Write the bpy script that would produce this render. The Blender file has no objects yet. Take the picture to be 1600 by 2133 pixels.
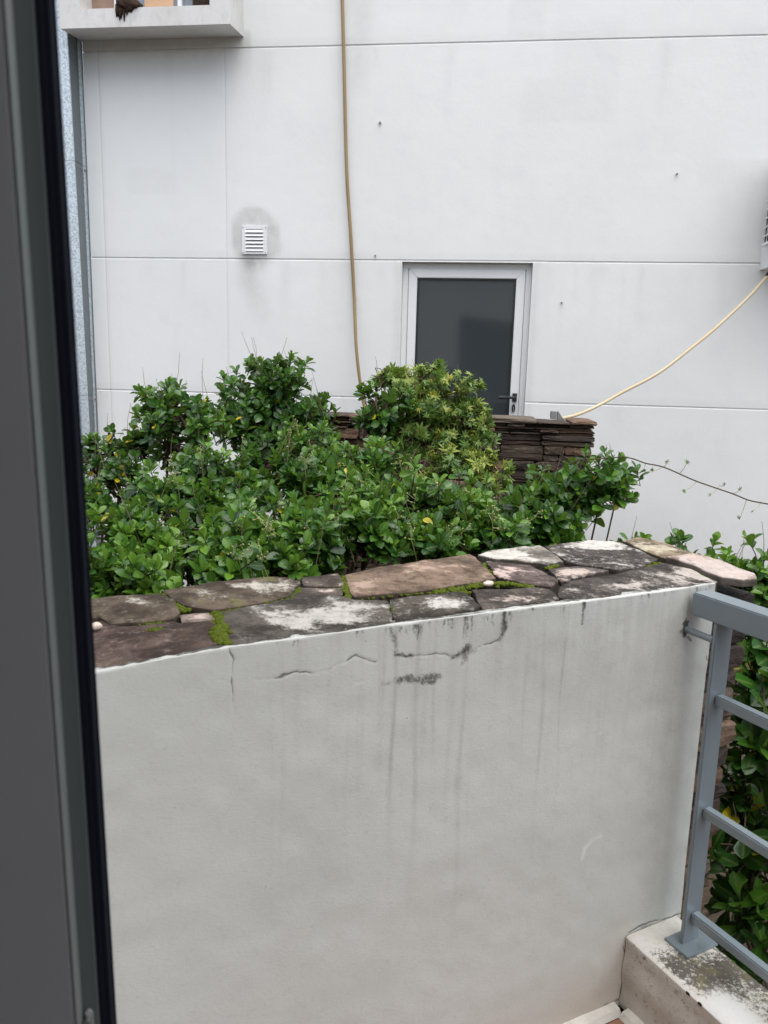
import bpy, bmesh, math, random
import numpy as np
from mathutils import Matrix, Vector

SC = bpy.context.scene
COL = SC.collection
random.seed(7)
RNG = np.random.default_rng(7)
rad = math.radians

# ------------------------------------------------------------------ camera, world, sun
F = 1602.0                       # focal length in photo pixels (1600 x 2133)
TH, PH = rad(10.4), rad(1.5)     # pitch down, roll
EYE = np.array([0.0, 0.0, 1.6])
FW = np.array([0, math.cos(TH), -math.sin(TH)])
_r0 = np.array([1.0, 0, 0]); _u0 = np.array([0, math.sin(TH), math.cos(TH)])
RT = _r0 * math.cos(PH) + _u0 * math.sin(PH)
UP = _u0 * math.cos(PH) - _r0 * math.sin(PH)

cam_d = bpy.data.cameras.new('camera')
cam = bpy.data.objects.new('camera', cam_d); COL.objects.link(cam)
cam_d.sensor_fit = 'VERTICAL'; cam_d.sensor_height = 36.0
cam_d.lens = F / 2133.0 * 36.0
cam_d.clip_start = 0.02; cam_d.clip_end = 500
cam_d.dof.use_dof = True; cam_d.dof.focus_distance = 3.0
cam_d.dof.aperture_fstop = 8.5
cam.matrix_world = Matrix(((RT[0], UP[0], -FW[0], EYE[0]), (RT[1], UP[1], -FW[1], EYE[1]),
                           (RT[2], UP[2], -FW[2], EYE[2]), (0, 0, 0, 1)))
SC.camera = cam

W = bpy.data.worlds.new('World'); SC.world = W; W.use_nodes = True
wn = W.node_tree
sky = wn.nodes.new('ShaderNodeTexSky'); sky.sky_type = 'NISHITA'; sky.sun_disc = False
SUN_EL, SUN_AZ = rad(76), rad(150)       # high, behind the camera and a little to its right
sky.sun_elevation = SUN_EL; sky.sun_rotation = SUN_AZ
sky.dust_density = 3.0; sky.air_density = 0.8; sky.ozone_density = 1.0
hs_ = wn.nodes.new('ShaderNodeHueSaturation'); hs_.inputs['Saturation'].default_value = 0.52   # thin overcast
wn.links.new(sky.outputs[0], hs_.inputs['Color']); wn.links.new(hs_.outputs[0], wn.nodes['Background'].inputs[0])
wn.nodes['Background'].inputs[1].default_value = 0.13
sl = bpy.data.lights.new('sun', 'SUN'); sl.energy = 1.5; sl.angle = rad(100); sl.color = (1.0, 0.985, 0.955)
so = bpy.data.objects.new('sun', sl); COL.objects.link(so)
sd = Vector((math.sin(SUN_AZ) * math.cos(SUN_EL), math.cos(SUN_AZ) * math.cos(SUN_EL), math.sin(SUN_EL)))
so.rotation_euler = sd.to_track_quat('Z', 'Y').to_euler()
so.location = (0, -4, 9)
vs = SC.view_settings
vs.view_transform = 'Standard'; vs.look = 'None'; vs.gamma = 1.0; vs.use_curve_mapping = False
vs.exposure = 1.09
SC.render.engine = 'CYCLES'
SC.cycles.max_bounces = 8; SC.cycles.diffuse_bounces = 4; SC.cycles.transparent_max_bounces = 8
SC.cycles.use_denoising = True

# ------------------------------------------------------------------ measuring helpers
def ray(px, py): return FW * F + RT * (px - 800) - UP * (py - 1066.5)
def proj(P):
    d = np.asarray(P, float) - EYE
    z = d @ FW
    return 800 + F * (d @ RT) / z, 1066.5 - F * (d @ UP) / z, z
def at_depth(px, py, Y):
    r = ray(px, py); return EYE + r * (Y / r[1])

class Frame:
    """A vertical plane's own axes: u along it, w behind it, z up."""
    def __init__(s, o, deg):
        a = rad(deg); s.o = np.array(o, float)
        s.T = np.array([math.cos(a), math.sin(a), 0]); s.B = np.array([-math.sin(a), math.cos(a), 0])
        s.Z = np.array([0, 0, 1.0]); s.a = a
    def loc(s, p): d = p - s.o; return np.array([d @ s.T, d @ s.B, d[2]])
    def P(s, u, w, z): return s.o + u * s.T + w * s.B + z * s.Z
    def on_w(s, px, py, w=0.0):
        r = ray(px, py); t = ((s.o + w * s.B - EYE) @ s.B) / (r @ s.B); return s.loc(EYE + r * t)
    def on_z(s, px, py, z):
        r = ray(px, py); t = (z - EYE[2]) / r[2]; return s.loc(EYE + r * t)
    def on_u(s, px, py, u):
        r = ray(px, py); t = ((s.o + u * s.T - EYE) @ s.T) / (r @ s.T); return s.loc(EYE + r * t)
    def mat(s): return Matrix.Translation(Vector(s.o)) @ Matrix.Rotation(s.a, 4, 'Z')

_r = ray(1000, 775); _r = _r / _r[1]
FAR = Frame([_r[0] * 5.66, 5.66, 0], -7)      # white building across
NEAR = Frame([0.814, 1.822, 0], 27)           # plastered divider wall
HOME = Frame([0, 0, 0], 27)                   # own facade, seen edge-on at the left

# ------------------------------------------------------------------ object helpers
MW = {}                                       # world matrix of each object built here
def link(o): COL.objects.link(o); return o
def tag(o, label=None, cat=None, group=None, kind=None):
    if label: o['label'] = label
    if cat: o['category'] = cat
    if group: o['group'] = group
    if kind: o['kind'] = kind
    return o
def empty(name, frame_or_loc):
    o = link(bpy.data.objects.new(name, None)); o.empty_display_size = 0.1
    m = frame_or_loc.mat() if isinstance(frame_or_loc, Frame) else Matrix.Translation(Vector(frame_or_loc))
    o.matrix_world = m; MW[o] = m.copy(); return o

class MB:
    def __init__(s): s.v = []; s.f = []
    def add(s, vs_, fs):
        b = len(s.v); s.v.extend([tuple(map(float, p)) for p in vs_]); s.f.extend([tuple(i + b for i in f) for f in fs]); return s
    def box(s, fr, u0, u1, w0, w1, z0, z1):
        p = [fr.P(u, w, z) for z in (z0, z1) for w in (w0, w1) for u in (u0, u1)]
        return s.add(p, [(0, 2, 3, 1), (4, 5, 7, 6), (0, 1, 5, 4), (2, 6, 7, 3), (0, 4, 6, 2), (1, 3, 7, 5)])
    def hexa(s, p):      # 8 points, order as box
        return s.add(p, [(0, 2, 3, 1), (4, 5, 7, 6), (0, 1, 5, 4), (2, 6, 7, 3), (0, 4, 6, 2), (1, 3, 7, 5)])
    def tube(s, pts, r, n=6, caps=True):
        pts = [np.asarray(p, float) for p in pts]
        if np.isscalar(r): r = [r] * len(pts)
        vv = []; ff = []
        t0 = pts[1] - pts[0]; ref = np.array([0, 0, 1.0]) if abs(t0[2]) < .8 * np.linalg.norm(t0) else np.array([1.0, 0, 0])
        for i, p in enumerate(pts):
            t = pts[min(i + 1, len(pts) - 1)] - pts[max(i - 1, 0)]; t = t / (np.linalg.norm(t) + 1e-12)
            a = np.cross(ref, t); a /= np.linalg.norm(a) + 1e-12; b = np.cross(t, a)
            for k in range(n):
                q = 2 * math.pi * k / n; vv.append(p + r[i] * (math.cos(q) * a + math.sin(q) * b))
        for i in range(len(pts) - 1):
            for k in range(n):
                k2 = (k + 1) % n; ff.append((i * n + k, i * n + k2, (i + 1) * n + k2, (i + 1) * n + k))
        if caps:
            ff.append(tuple(range(n))[::-1]); m = (len(pts) - 1) * n; ff.append(tuple(m + k for k in range(n)))
        return s.add(vv, ff)
    def build(s, name, m, parent=None, smooth=False, bevel=0.0, center=False, seg=2):
        V = np.array(s.v); pm = MW[parent] if parent else Matrix.Identity(4)
        inv = np.array(pm.inverted()); V = V @ inv[:3, :3].T + inv[:3, 3]
        c = np.zeros(3)
        if center or parent is None:
            c = V.mean(0)
            if parent is None: c[2] = V[:, 2].min()
        V = V - c
        me = bpy.data.meshes.new(name); me.from_pydata(V.tolist(), [], s.f)
        if bevel:
            bm = bmesh.new(); bm.from_mesh(me)
            bmesh.ops.recalc_face_normals(bm, faces=bm.faces[:])
            ed = [e for e in bm.edges if len(e.link_faces) == 2 and e.calc_face_angle(0) > .5]
            bmesh.ops.bevel(bm, geom=ed, offset=bevel, segments=seg, affect='EDGES', clamp_overlap=True)
            bm.to_mesh(me); bm.free()
        me.update()
        if smooth:
            me.polygons.foreach_set('use_smooth', [True] * len(me.polygons))
            if smooth == 'auto': me.set_sharp_from_angle(angle=rad(38))
        me.materials.append(m)
        o = link(bpy.data.objects.new(name, me))
        if parent: o.parent = parent
        o.location = Vector(c); MW[o] = pm @ Matrix.Translation(Vector(c)); return o

def grid_mesh(name, P, m, parent, attrs=None, keep=None, smooth=True):
    """P: (rows, cols, 3) world points -> one quad sheet with float point attributes."""
    R_, C_ = P.shape[:2]
    V = P.reshape(-1, 3); inv = np.array(MW[parent].inverted()); V = V @ inv[:3, :3].T + inv[:3, 3]
    idx = np.arange(R_ * C_).reshape(R_, C_)
    q = np.stack([idx[:-1, :-1], idx[:-1, 1:], idx[1:, 1:], idx[1:, :-1]], -1)
    q = q[keep] if keep is not None else q.reshape(-1, 4)
    me = bpy.data.meshes.new(name)
    me.vertices.add(len(V)); me.vertices.foreach_set('co', V.ravel())
    me.loops.add(q.size); me.loops.foreach_set('vertex_index', q.ravel().astype(np.int32))
    me.polygons.add(len(q)); me.polygons.foreach_set('loop_start', np.arange(0, q.size, 4, dtype=np.int32))
    me.polygons.foreach_set('use_smooth', np.full(len(q), bool(smooth)))
    me.update(calc_edges=True)
    for k, a in (attrs or {}).items():
        at = me.attributes.new(k, 'FLOAT', 'POINT'); at.data.foreach_set('value', np.asarray(a, np.float32).ravel())
    me.materials.append(m); me.validate()
    if smooth: me.set_sharp_from_angle(angle=rad(40))
    o = link(bpy.data.objects.new(name, me)); o.parent = parent; MW[o] = MW[parent].copy(); return o

def smooth01(x): x = np.clip(x, 0, 1); return x * x * (3 - 2 * x)
def seg_dist(U, Z, pl):
    d = np.full(U.shape, 1e9); tt = np.zeros(U.shape); n = len(pl) - 1
    for i in range(n):
        (a0, a1), (b0, b1) = pl[i], pl[i + 1]; dx, dz = b0 - a0, b1 - a1
        t = np.clip(((U - a0) * dx + (Z - a1) * dz) / (dx * dx + dz * dz + 1e-12), 0, 1)
        e = np.hypot(U - a0 - t * dx, Z - a1 - t * dz); m = e < d; d = np.where(m, e, d); tt = np.where(m, (i + t) / n, tt)
    return d, tt
_G = {}
def vnoise(U, Z, s, seed=0):
    if seed not in _G: _G[seed] = np.random.default_rng(seed).random((256, 256))
    g = _G[seed]; x = U * s + 1000; y = Z * s + 1000
    xi = np.floor(x).astype(int); yi = np.floor(y).astype(int); fx = smooth01(x - xi); fy = smooth01(y - yi)
    G = lambda i, j: g[i % 256, j % 256]
    return (G(xi, yi) * (1 - fx) + G(xi + 1, yi) * fx) * (1 - fy) + (G(xi, yi + 1) * (1 - fx) + G(xi + 1, yi + 1) * fx) * fy

# ------------------------------------------------------------------ material helpers
class Mat:
    def __init__(s, name, rough=0.7, spec=0.5, metal=0.0):
        s.m = bpy.data.materials.new(name); s.m.use_nodes = True; s.nt = s.m.node_tree
        s.b = s.nt.nodes['Principled BSDF']; s.set(s.b, 'Roughness', rough); s.set(s.b, 'Specular IOR Level', spec); s.set(s.b, 'Metallic', metal)
        s._pos = None
    def set(s, node, key, v):
        i = node.inputs[key]
        if isinstance(v, bpy.types.NodeSocket): s.nt.links.new(v, i)
        else:
            if isinstance(v, (tuple, list)) and len(v) == 3 and i.type == 'RGBA': v = (*v, 1)
            i.default_value = v
    def node(s, t, **kw):
        n = s.nt.nodes.new(t)
        for k, v in kw.items(): setattr(n, k, v)
        return n
    def pos(s):
        if s._pos is None: s._pos = s.node('ShaderNodeNewGeometry').outputs['Position']
        return s._pos
    def own(s, k=7.0):     # position shifted by a random amount per object
        oi = s.node('ShaderNodeObjectInfo'); v = s.node('ShaderNodeVectorMath', operation='SCALE')
        cx = s.node('ShaderNodeCombineXYZ')
        for a in 'XYZ': s.nt.links.new(oi.outputs['Random'], cx.inputs[a])
        s.nt.links.new(cx.outputs[0], v.inputs[0]); v.inputs['Scale'].default_value = k
        ad = s.node('ShaderNodeVectorMath', operation='ADD'); s.nt.links.new(v.outputs[0], ad.inputs[0]); s.nt.links.new(s.pos(), ad.inputs[1])
        return ad.outputs[0]
    def rnd(s): return s.node('ShaderNodeObjectInfo').outputs['Random']
    def noise(s, scale, detail=4, rough=0.55, vec=None, dist=0.0, stretch=None):
        n = s.node('ShaderNodeTexNoise'); n.inputs['Scale'].default_value = scale; n.inputs['Detail'].default_value = detail
        n.inputs['Roughness'].default_value = rough; n.inputs['Distortion'].default_value = dist
        vec = vec or s.pos()
        if stretch:
            mp = s.node('ShaderNodeMapping'); mp.inputs['Scale'].default_value = stretch; s.nt.links.new(vec, mp.inputs[0]); vec = mp.outputs[0]
        s.nt.links.new(vec, n.inputs['Vector']); return n.outputs['Fac']
    def vor(s, scale, feature='F1', vec=None, out='Distance'):
        n = s.node('ShaderNodeTexVoronoi', feature=feature); n.inputs['Scale'].default_value = scale
        s.nt.links.new(vec or s.pos(), n.inputs['Vector']); return n.outputs[out]
    def attr(s, name): return s.node('ShaderNodeAttribute', attribute_name=name).outputs['Fac']
    def math(s, op, a, b=0.0, c=None):
        n = s.node('ShaderNodeMath', operation=op)
        for i, v in enumerate((a, b, c)):
            if v is not None: s.set(n, i, v)
        return n.outputs[0]
    def step(s, x, lo, hi, o0=0.0, o1=1.0):
        n = s.node('ShaderNodeMapRange', interpolation_type='SMOOTHSTEP'); s.set(n, 0, x); s.set(n, 1, lo); s.set(n, 2, hi); s.set(n, 3, o0); s.set(n, 4, o1)
        return n.outputs[0]
    def mix(s, f, a, b, mode='MIX'):
        n = s.node('ShaderNodeMix', data_type='RGBA', blend_type=mode)
        s.set(n, 0, f); s.set(n, 6, a); s.set(n, 7, b); return n.outputs[2]
    def ramp(s, f, stops):
        n = s.node('ShaderNodeValToRGB'); e = n.color_ramp.elements
        while len(e) < len(stops): e.new(0.5)
        for x, (p, c) in zip(e, stops): x.position = p; x.color = (*c, 1)
        s.nt.links.new(f, n.inputs[0]); return n.outputs[0]
    def bump(s, h, strength=0.3, dist=0.01):
        n = s.node('ShaderNodeBump'); n.inputs['Strength'].default_value = strength; n.inputs['Distance'].default_value = dist
        s.set(n, 'Height', h); s.nt.links.new(n.outputs[0], s.b.inputs['Normal']); return s
    def col(s, c): s.set(s.b, 'Base Color', c); return s

def flat(name, c, rough=0.6, spec=0.5, metal=0.0, vary=0.12, scale=30):
    M = Mat(name, rough, spec, metal)
    n = M.noise(scale, 5)
    M.col(M.mix(n, tuple(x * (1 - vary) for x in c), tuple(min(1, x * (1 + vary)) for x in c))); return M

# far white render
M = Mat('white_render', 0.85, 0.25)
big = M.noise(0.9, 4, 0.6); mid = M.noise(5, 5, 0.6); run = M.noise(1.0, 4, 0.6, stretch=(9, 9, 0.5))
c = M.mix(M.step(big, 0.3, 0.7), (0.775, 0.783, 0.762), (0.815, 0.818, 0.80))
c = M.mix(M.step(mid, 0.5, 0.8, 0, 0.28), c, (0.70, 0.70, 0.71))
c = M.mix(M.step(run, 0.55, 0.8, 0, 0.20), c, (0.68, 0.68, 0.67))
st = M.math('MULTIPLY', M.attr('stain_shade'), M.step(M.noise(14, 5, 0.65), 0.25, 0.65, 0.55, 1.0))
c = M.mix(st, c, (0.36, 0.36, 0.345))
c = M.mix(M.attr('seam'), c, (0.50, 0.49, 0.46))
c = M.mix(M.step(M.vor(7.5), 0.0, 0.022, 0.35, 0), c, (0.4, 0.4, 0.38))
M.col(c).bump(M.math('ADD', M.noise(60, 6, 0.7), M.math('MULTIPLY', M.noise(7, 4), 2.5)), 0.11, 0.008)
WHITE = M.m

# near weathered plaster
M = Mat('weathered_plaster', 0.88, 0.2)
n1 = M.noise(3.0, 5, 0.6); n2 = M.noise(16, 6, 0.65); n3 = M.noise(70, 6, 0.7)
c = M.mix(M.step(n1, 0.3, 0.7), (0.515, 0.528, 0.490), (0.552, 0.566, 0.532))
c = M.mix(M.step(n3, 0.5, 0.75, 0, 0.40), c, (0.43, 0.440, 0.405))
c = M.mix(M.math('MULTIPLY', M.attr('warm'), 0.8), c, (0.50, 0.43, 0.36))
stn = M.noise(2.0, 5, 0.62, stretch=(22, 22, 1.0))
sk = M.math('MULTIPLY', M.attr('streak_shade'), M.step(M.math('ADD', stn, M.math('MULTIPLY', n3, 0.25)), 0.45, 0.85, 0.25, 1))
c = M.mix(M.math('MULTIPLY', sk, 0.7), c, (0.22, 0.215, 0.20))
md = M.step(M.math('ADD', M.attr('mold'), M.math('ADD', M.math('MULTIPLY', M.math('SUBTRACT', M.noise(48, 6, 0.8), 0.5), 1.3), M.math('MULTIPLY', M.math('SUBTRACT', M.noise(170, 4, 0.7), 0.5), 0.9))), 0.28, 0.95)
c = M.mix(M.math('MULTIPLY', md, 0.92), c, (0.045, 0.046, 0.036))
cr = M.step(M.math('ADD', M.attr('crack'), M.math('MULTIPLY', M.math('SUBTRACT', n3, 0.5), 0.8)), 0.35, 0.8)
c = M.mix(M.math('MULTIPLY', cr, 0.72), c, (0.07, 0.068, 0.055))
rimf = M.step(M.math('ADD', M.attr('rim'), M.math('MULTIPLY', M.math('SUBTRACT', n3, 0.5), 0.9)), 0.35, 0.6)
c = M.mix(M.math('MULTIPLY', rimf, 0.8), c, (0.62, 0.61, 0.58))
c = M.mix(M.attr('scuff'), c, (0.75, 0.75, 0.73))
pit = M.step(M.vor(38), 0.03, 0.09, 0.55, 0.0)
pit = M.math('MULTIPLY', pit, M.step(M.noise(9, 3), 0.50, 0.66))
c = M.mix(pit, c, (0.2, 0.19, 0.17))
hgt = M.math('ADD', M.math('ADD', M.noise(150, 5, 0.65, stretch=(1, 1, 1.8)), M.math('MULTIPLY', n2, 1.6)), M.math('MULTIPLY', pit, -1.5))
M.col(c).bump(hgt, 0.19, 0.005)
PLASTER = M.m

# ledge plaster with black mould
M = Mat('mouldy_plaster', 0.9, 0.2)
n1 = M.noise(14, 5, 0.65); n2 = M.noise(70, 6, 0.72); n3 = M.noise(240, 5, 0.7)
c = M.mix(M.step(n1, 0.35, 0.7), (0.60, 0.58, 0.52), (0.70, 0.69, 0.65))
mo = M.step(M.math('ADD', M.attr('mold'), M.math('ADD', M.math('MULTIPLY', M.math('SUBTRACT', n2, 0.5), 2.6), M.math('MULTIPLY', M.math('SUBTRACT', n3, 0.5), 1.6))), 0.26, 0.80)
c = M.mix(M.math('MULTIPLY', mo, 0.9), c, M.mix(M.step(M.noise(22, 3), 0.45, 0.62), (0.045, 0.038, 0.026), (0.10, 0.09, 0.022)))
c = M.mix(M.attr('scuff'), c, (0.70, 0.70, 0.69))
c = M.mix(M.math('MULTIPLY', M.attr('warm'), M.step(n1, 0.3, 0.7)), c, (0.36, 0.28, 0.22))
M.col(c).bump(M.math('ADD', n2, n3), 0.5, 0.006)
LEDGE = M.m

def flag_mat(name, base, lich, amt, scale=9, green=0.0):
    M = Mat(name, 0.86, 0.15); v = M.own()
    n1 = M.noise(9, 7, 0.68, v); n2 = M.noise(34, 8, 0.75, v); n3 = M.noise(scale, 9, 0.72, v, 0.6)
    c = M.mix(M.step(n1, 0.41, 0.61), tuple(x * 0.5 for x in base), tuple(x * 1.4 for x in base))
    c = M.mix(M.step(n2, 0.48, 0.64, 0, 0.75), c, tuple(x * 0.40 for x in base))
    fine = M.math('ADD', M.math('ADD', n3, M.math('MULTIPLY', M.math('SUBTRACT', n2, 0.5), 0.7)), M.math('MULTIPLY', M.attr('lich'), 0.28))
    th_ = 0.585 + (0.5 - amt) * 0.25
    spk = M.math('MULTIPLY', M.step(M.noise(75, 6, 0.8, v), 0.52, 0.66), M.step(n3, 0.40, 0.60))
    c = M.mix(M.math('MULTIPLY', spk, 0.7), c, tuple(x * 0.8 for x in lich))
    c = M.mix(M.step(fine, th_, th_ + 0.15), c, M.mix(M.step(n2, .3, .7), tuple(x * 0.68 for x in lich), lich))
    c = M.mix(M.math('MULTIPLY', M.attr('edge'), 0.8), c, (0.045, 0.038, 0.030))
    if green:
        c = M.mix(M.math('MULTIPLY', M.step(M.noise(11, 5, 0.7, v), 0.56, 0.72), green), c, (0.16, 0.17, 0.035))
    c = M.mix(M.step(M.vor(90, vec=v), 0.05, 0.2, 0.5, 0), c, tuple(x * 0.3 for x in base))
    lay = M.noise(6, 4, 0.6, v, 0.4, (1, 1, 12))
    M.col(c).bump(M.math('ADD', M.math('MULTIPLY', n1, 2.0), M.math('ADD', n2, M.math('MULTIPLY', lay, 0.6))), 0.6, 0.008)
    return M.m

# dry-stone cladding
M = Mat('slate_cladding', 0.78, 0.35); v = M.own(); r_ = M.rnd()
base = M.ramp(r_, [(0.0, (0.024, 0.019, 0.016)), (0.2, (0.105, 0.068, 0.048)), (0.45, (0.24, 0.140, 0.088)), (0.7, (0.13, 0.098, 0.070)), (0.88, (0.20, 0.165, 0.125)), (1.0, (0.33, 0.200, 0.135))])
n2 = M.noise(26, 7, 0.72, v); ly = M.noise(12, 6, 0.7, v, 0.5, (1, 1, 2.6))
c = M.mix(M.step(ly, 0.38, 0.68), M.mix(0.45, base, (0.03, 0.023, 0.018)), base)
c = M.mix(M.step(n2, 0.6, 0.78, 0, 0.6), c, (0.22, 0.18, 0.15))
c = M.mix(M.math('MULTIPLY', M.step(M.noise(14, 6, 0.7, v), 0.62, 0.75), 0.5), c, (0.20, 0.22, 0.12))
wet = M.math('MULTIPLY', M.attr('soot'), M.step(M.noise(7, 4, 0.6), 0.3, 0.55))
c = M.mix(wet, c, (0.010, 0.009, 0.010))
M.col(c).bump(M.math('ADD', n2, M.math('MULTIPLY', ly, 2.0)), 0.7, 0.01)
SLATE = M.m
SLATE_N = M.m
MORTAR = flat('dark_mortar', (0.035, 0.028, 0.022), 0.95, 0.1, vary=0.5, scale=60)
_m = MORTAR; _m.bump(_m.noise(70, 6, 0.75), 0.8, 0.01); MORTAR = _m.m

# metals, paints
M = Mat('galvanised_sheet', 0.42, 0.5, 0.45)
vc = M.vor(110, out='Color'); sep = M.node('ShaderNodeSeparateColor'); M.nt.links.new(vc, sep.inputs[0])
sp = M.math('ADD', M.math('MULTIPLY', sep.outputs[0], 0.6), M.math('MULTIPLY', M.noise(120, 3), 0.4))
M.col(M.ramp(sp, [(0.2, (0.42, 0.49, 0.53)), (0.45, (0.58, 0.66, 0.70)), (0.7, (0.74, 0.80, 0.83))]))
M.set(M.b, 'Roughness', M.step(sp, 0.2, 0.8, 0.6, 0.34)); GALV = M.m
M = flat('shaded_sheet', (0.20, 0.225, 0.235), 0.6, 0.4, 0.5, 0.25, 90); GALV_SIDE = M.m  # darker copy of the sheet; the side faces' shade is in its colour
M = Mat('rail_paint', 0.30, 0.6); M.set(M.b, 'Coat Weight', 0.6); M.set(M.b, 'Coat Roughness', 0.18)
c = M.mix(M.noise(7, 5, 0.6), (0.165, 0.205, 0.23), (0.195, 0.235, 0.26))
c = M.mix(M.step(M.noise(45, 6, 0.75), 0.66, 0.78, 0, 0.6), c, (0.10, 0.11, 0.10))
M.col(c).bump(M.noise(90, 4), 0.08, 0.004); RAIL = M.m
ALU = flat('white_aluminium', (0.80, 0.81, 0.80), 0.35, 0.5, vary=0.05).m
GREYP = flat('grey_door_paint', (0.205, 0.21, 0.214), 0.5, 0.5, vary=0.08, scale=6).m
STRIP = flat('bare_edge_strip', (0.135, 0.155, 0.147), 0.45, 0.5, vary=0.06, scale=8).m
DARKG = flat('dark_door_paint', (0.085, 0.098, 0.096), 0.5, 0.5, vary=0.08, scale=8).m
RUBBER = flat('black_brush_seal', (0.006, 0.008, 0.014), 0.85, 0.1, vary=0.2, scale=50).m
BLACK = flat('black_plastic', (0.02, 0.022, 0.024), 0.4, 0.5).m
DARK = flat('dark_void', (0.012, 0.012, 0.013), 0.9, 0.1).m
STEEL = flat('screw_steel', (0.35, 0.35, 0.34), 0.35, 0.5, 0.9).m
STEELB = flat('galvanised_bracket', (0.27, 0.27, 0.26), 0.6, 0.4, 0.3).m
RUST = flat('rusty_anchor', (0.26, 0.24, 0.23), 0.7).m
VENTW = flat('white_vent', (0.80, 0.80, 0.80), 0.45, 0.5, vary=0.03).m
M = Mat('tan_tube', 0.45, 0.4); M.col(M.mix(M.noise(6, 4), (0.23, 0.16, 0.075), (0.36, 0.26, 0.13))); TAN = M.m
M = Mat('pale_tube', 0.45, 0.4); M.col(M.mix(M.noise(4, 4), (0.52, 0.40, 0.22), (0.62, 0.54, 0.38))); PALE = M.m
M = Mat('dark_glass', 0.07, 0.8); M.col(M.mix(M.noise(1.2, 2), (0.040, 0.048, 0.051), (0.048, 0.056, 0.060))); GLASS = M.m
M = Mat('window_glass', 0.05, 0.5); M.col((0.22, 0.26, 0.29)); WGLASS = M.m
CURTAIN = flat('brown_curtain', (0.32, 0.22, 0.17), 0.9, 0.1, vary=0.35, scale=14).m
PEACH = flat('peach_panel', (0.62, 0.40, 0.25), 0.8, 0.2, vary=0.08).m
MUD = Mat('dried_mud', 0.95, 0.1); MUD.col(MUD.mix(MUD.noise(60, 6, 0.7), (0.03, 0.02, 0.015), (0.13, 0.085, 0.06))).bump(MUD.noise(110, 6, 0.8), 1.0, 0.02); MUD = MUD.m
M = Mat('terracotta', 0.75, 0.3); M.col(M.mix(M.noise(18, 6, 0.7), (0.22, 0.105, 0.065), (0.34, 0.19, 0.13))); TILE = M.m
M = Mat('earth', 0.95, 0.1); M.col(M.mix(M.noise(8, 6, 0.7), (0.035, 0.026, 0.018), (0.085, 0.065, 0.045))).bump(M.noise(30, 6), 0.8, 0.03); EARTH = M.m
M = Mat('house_render', 0.85, 0.2); M.col(M.mix(M.noise(2, 4), (0.62, 0.62, 0.60), (0.70, 0.70, 0.69))); HOUSE = M.m
ROOM = flat('room_paint', (0.30, 0.29, 0.28), 0.9, 0.1).m
M = Mat('moss', 0.95, 0.1); M.col(M.mix(M.noise(70, 5, 0.7), (0.026, 0.046, 0.007), (0.155, 0.195, 0.022))).bump(M.noise(300, 4), 0.9, 0.004); MOSS = M.m
M = Mat('pebble_shell', 0.5, 0.4); M.col(M.mix(M.noise(40, 4), (0.62, 0.48, 0.36), (0.8, 0.72, 0.64))); SHELL = M.m

# leaves and wood
def leaf_mat(name, stops, rough=0.3, trans=0.28):
    M = Mat(name, rough, 0.5)
    t = M.attr('tint'); c = M.ramp(t, stops)
    c = M.mix(M.step(M.noise(45, 4), 0.35, 0.75, 0, 0.25), c, (0.02, 0.05, 0.012))
    c = M.mix(M.math('MULTIPLY', M.step(M.attr('rib'), 0.72, 1.0), 0.45), c, (0.22, 0.30, 0.08))
    bf = M.node('ShaderNodeNewGeometry').outputs['Backfacing']
    c = M.mix(M.math('MULTIPLY', bf, 0.5), c, (0.15, 0.26, 0.04))
    M.col(c).bump(M.noise(160, 3), 0.12, 0.002)
    tr = M.node('ShaderNodeBsdfTranslucent'); M.set(tr, 'Color', M.mix(0.6, c, (0.16, 0.28, 0.03)))
    mx = M.node('ShaderNodeMixShader'); mx.inputs[0].default_value = trans
    M.nt.links.new(M.b.outputs[0], mx.inputs[1]); M.nt.links.new(tr.outputs[0], mx.inputs[2])
    M.nt.links.new(mx.outputs[0], M.nt.nodes['Material Output'].inputs[0]); return M.m
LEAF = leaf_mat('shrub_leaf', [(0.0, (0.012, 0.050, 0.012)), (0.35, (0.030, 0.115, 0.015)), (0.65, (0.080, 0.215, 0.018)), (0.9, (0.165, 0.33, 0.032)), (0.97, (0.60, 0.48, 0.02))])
VLEAF = leaf_mat('vine_leaf', [(0.0, (0.04, 0.11, 0.02)), (0.4, (0.105, 0.215, 0.04)), (0.7, (0.24, 0.35, 0.075)), (0.93, (0.42, 0.46, 0.08)), (0.97, (0.55, 0.48, 0.04))], 0.5, 0.3)
BARK = flat('bark', (0.09, 0.065, 0.045), 0.9, 0.2, vary=0.4, scale=80).m
TWIG = flat('dry_twig', (0.22, 0.16, 0.115), 0.85, 0.2, vary=0.3, scale=60).m
STALK = flat('pale_stalk', (0.30, 0.31, 0.12), 0.7, 0.3, vary=0.2, scale=60).m

# ------------------------------------------------------------------ ground and balcony floor
MW_ID = None
m = MB(); m.box(Frame([0, 0, 0], 0), -60, 60, -60, 60, -0.62, -0.5); g = m.build('ground', EARTH); tag(g, kind='structure')

fl = empty('balcony_floor', NEAR); tag(fl, kind='structure')
MB().box(NEAR, -1.52, -0.18, -3.2, 0.0, -0.12, -0.012).build('screed', MORTAR, fl)
for i in range(5):
    for j in range(9):
        u1 = -0.222 - i * 0.305; w1 = -0.032 - j * 0.305
        MB().box(NEAR, max(u1 - 0.30, -1.52), u1, w1 - 0.30, w1, -0.011, -0.002 + random.uniform(-.001, .001)).build('tile', TILE, fl, center=True)

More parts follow.
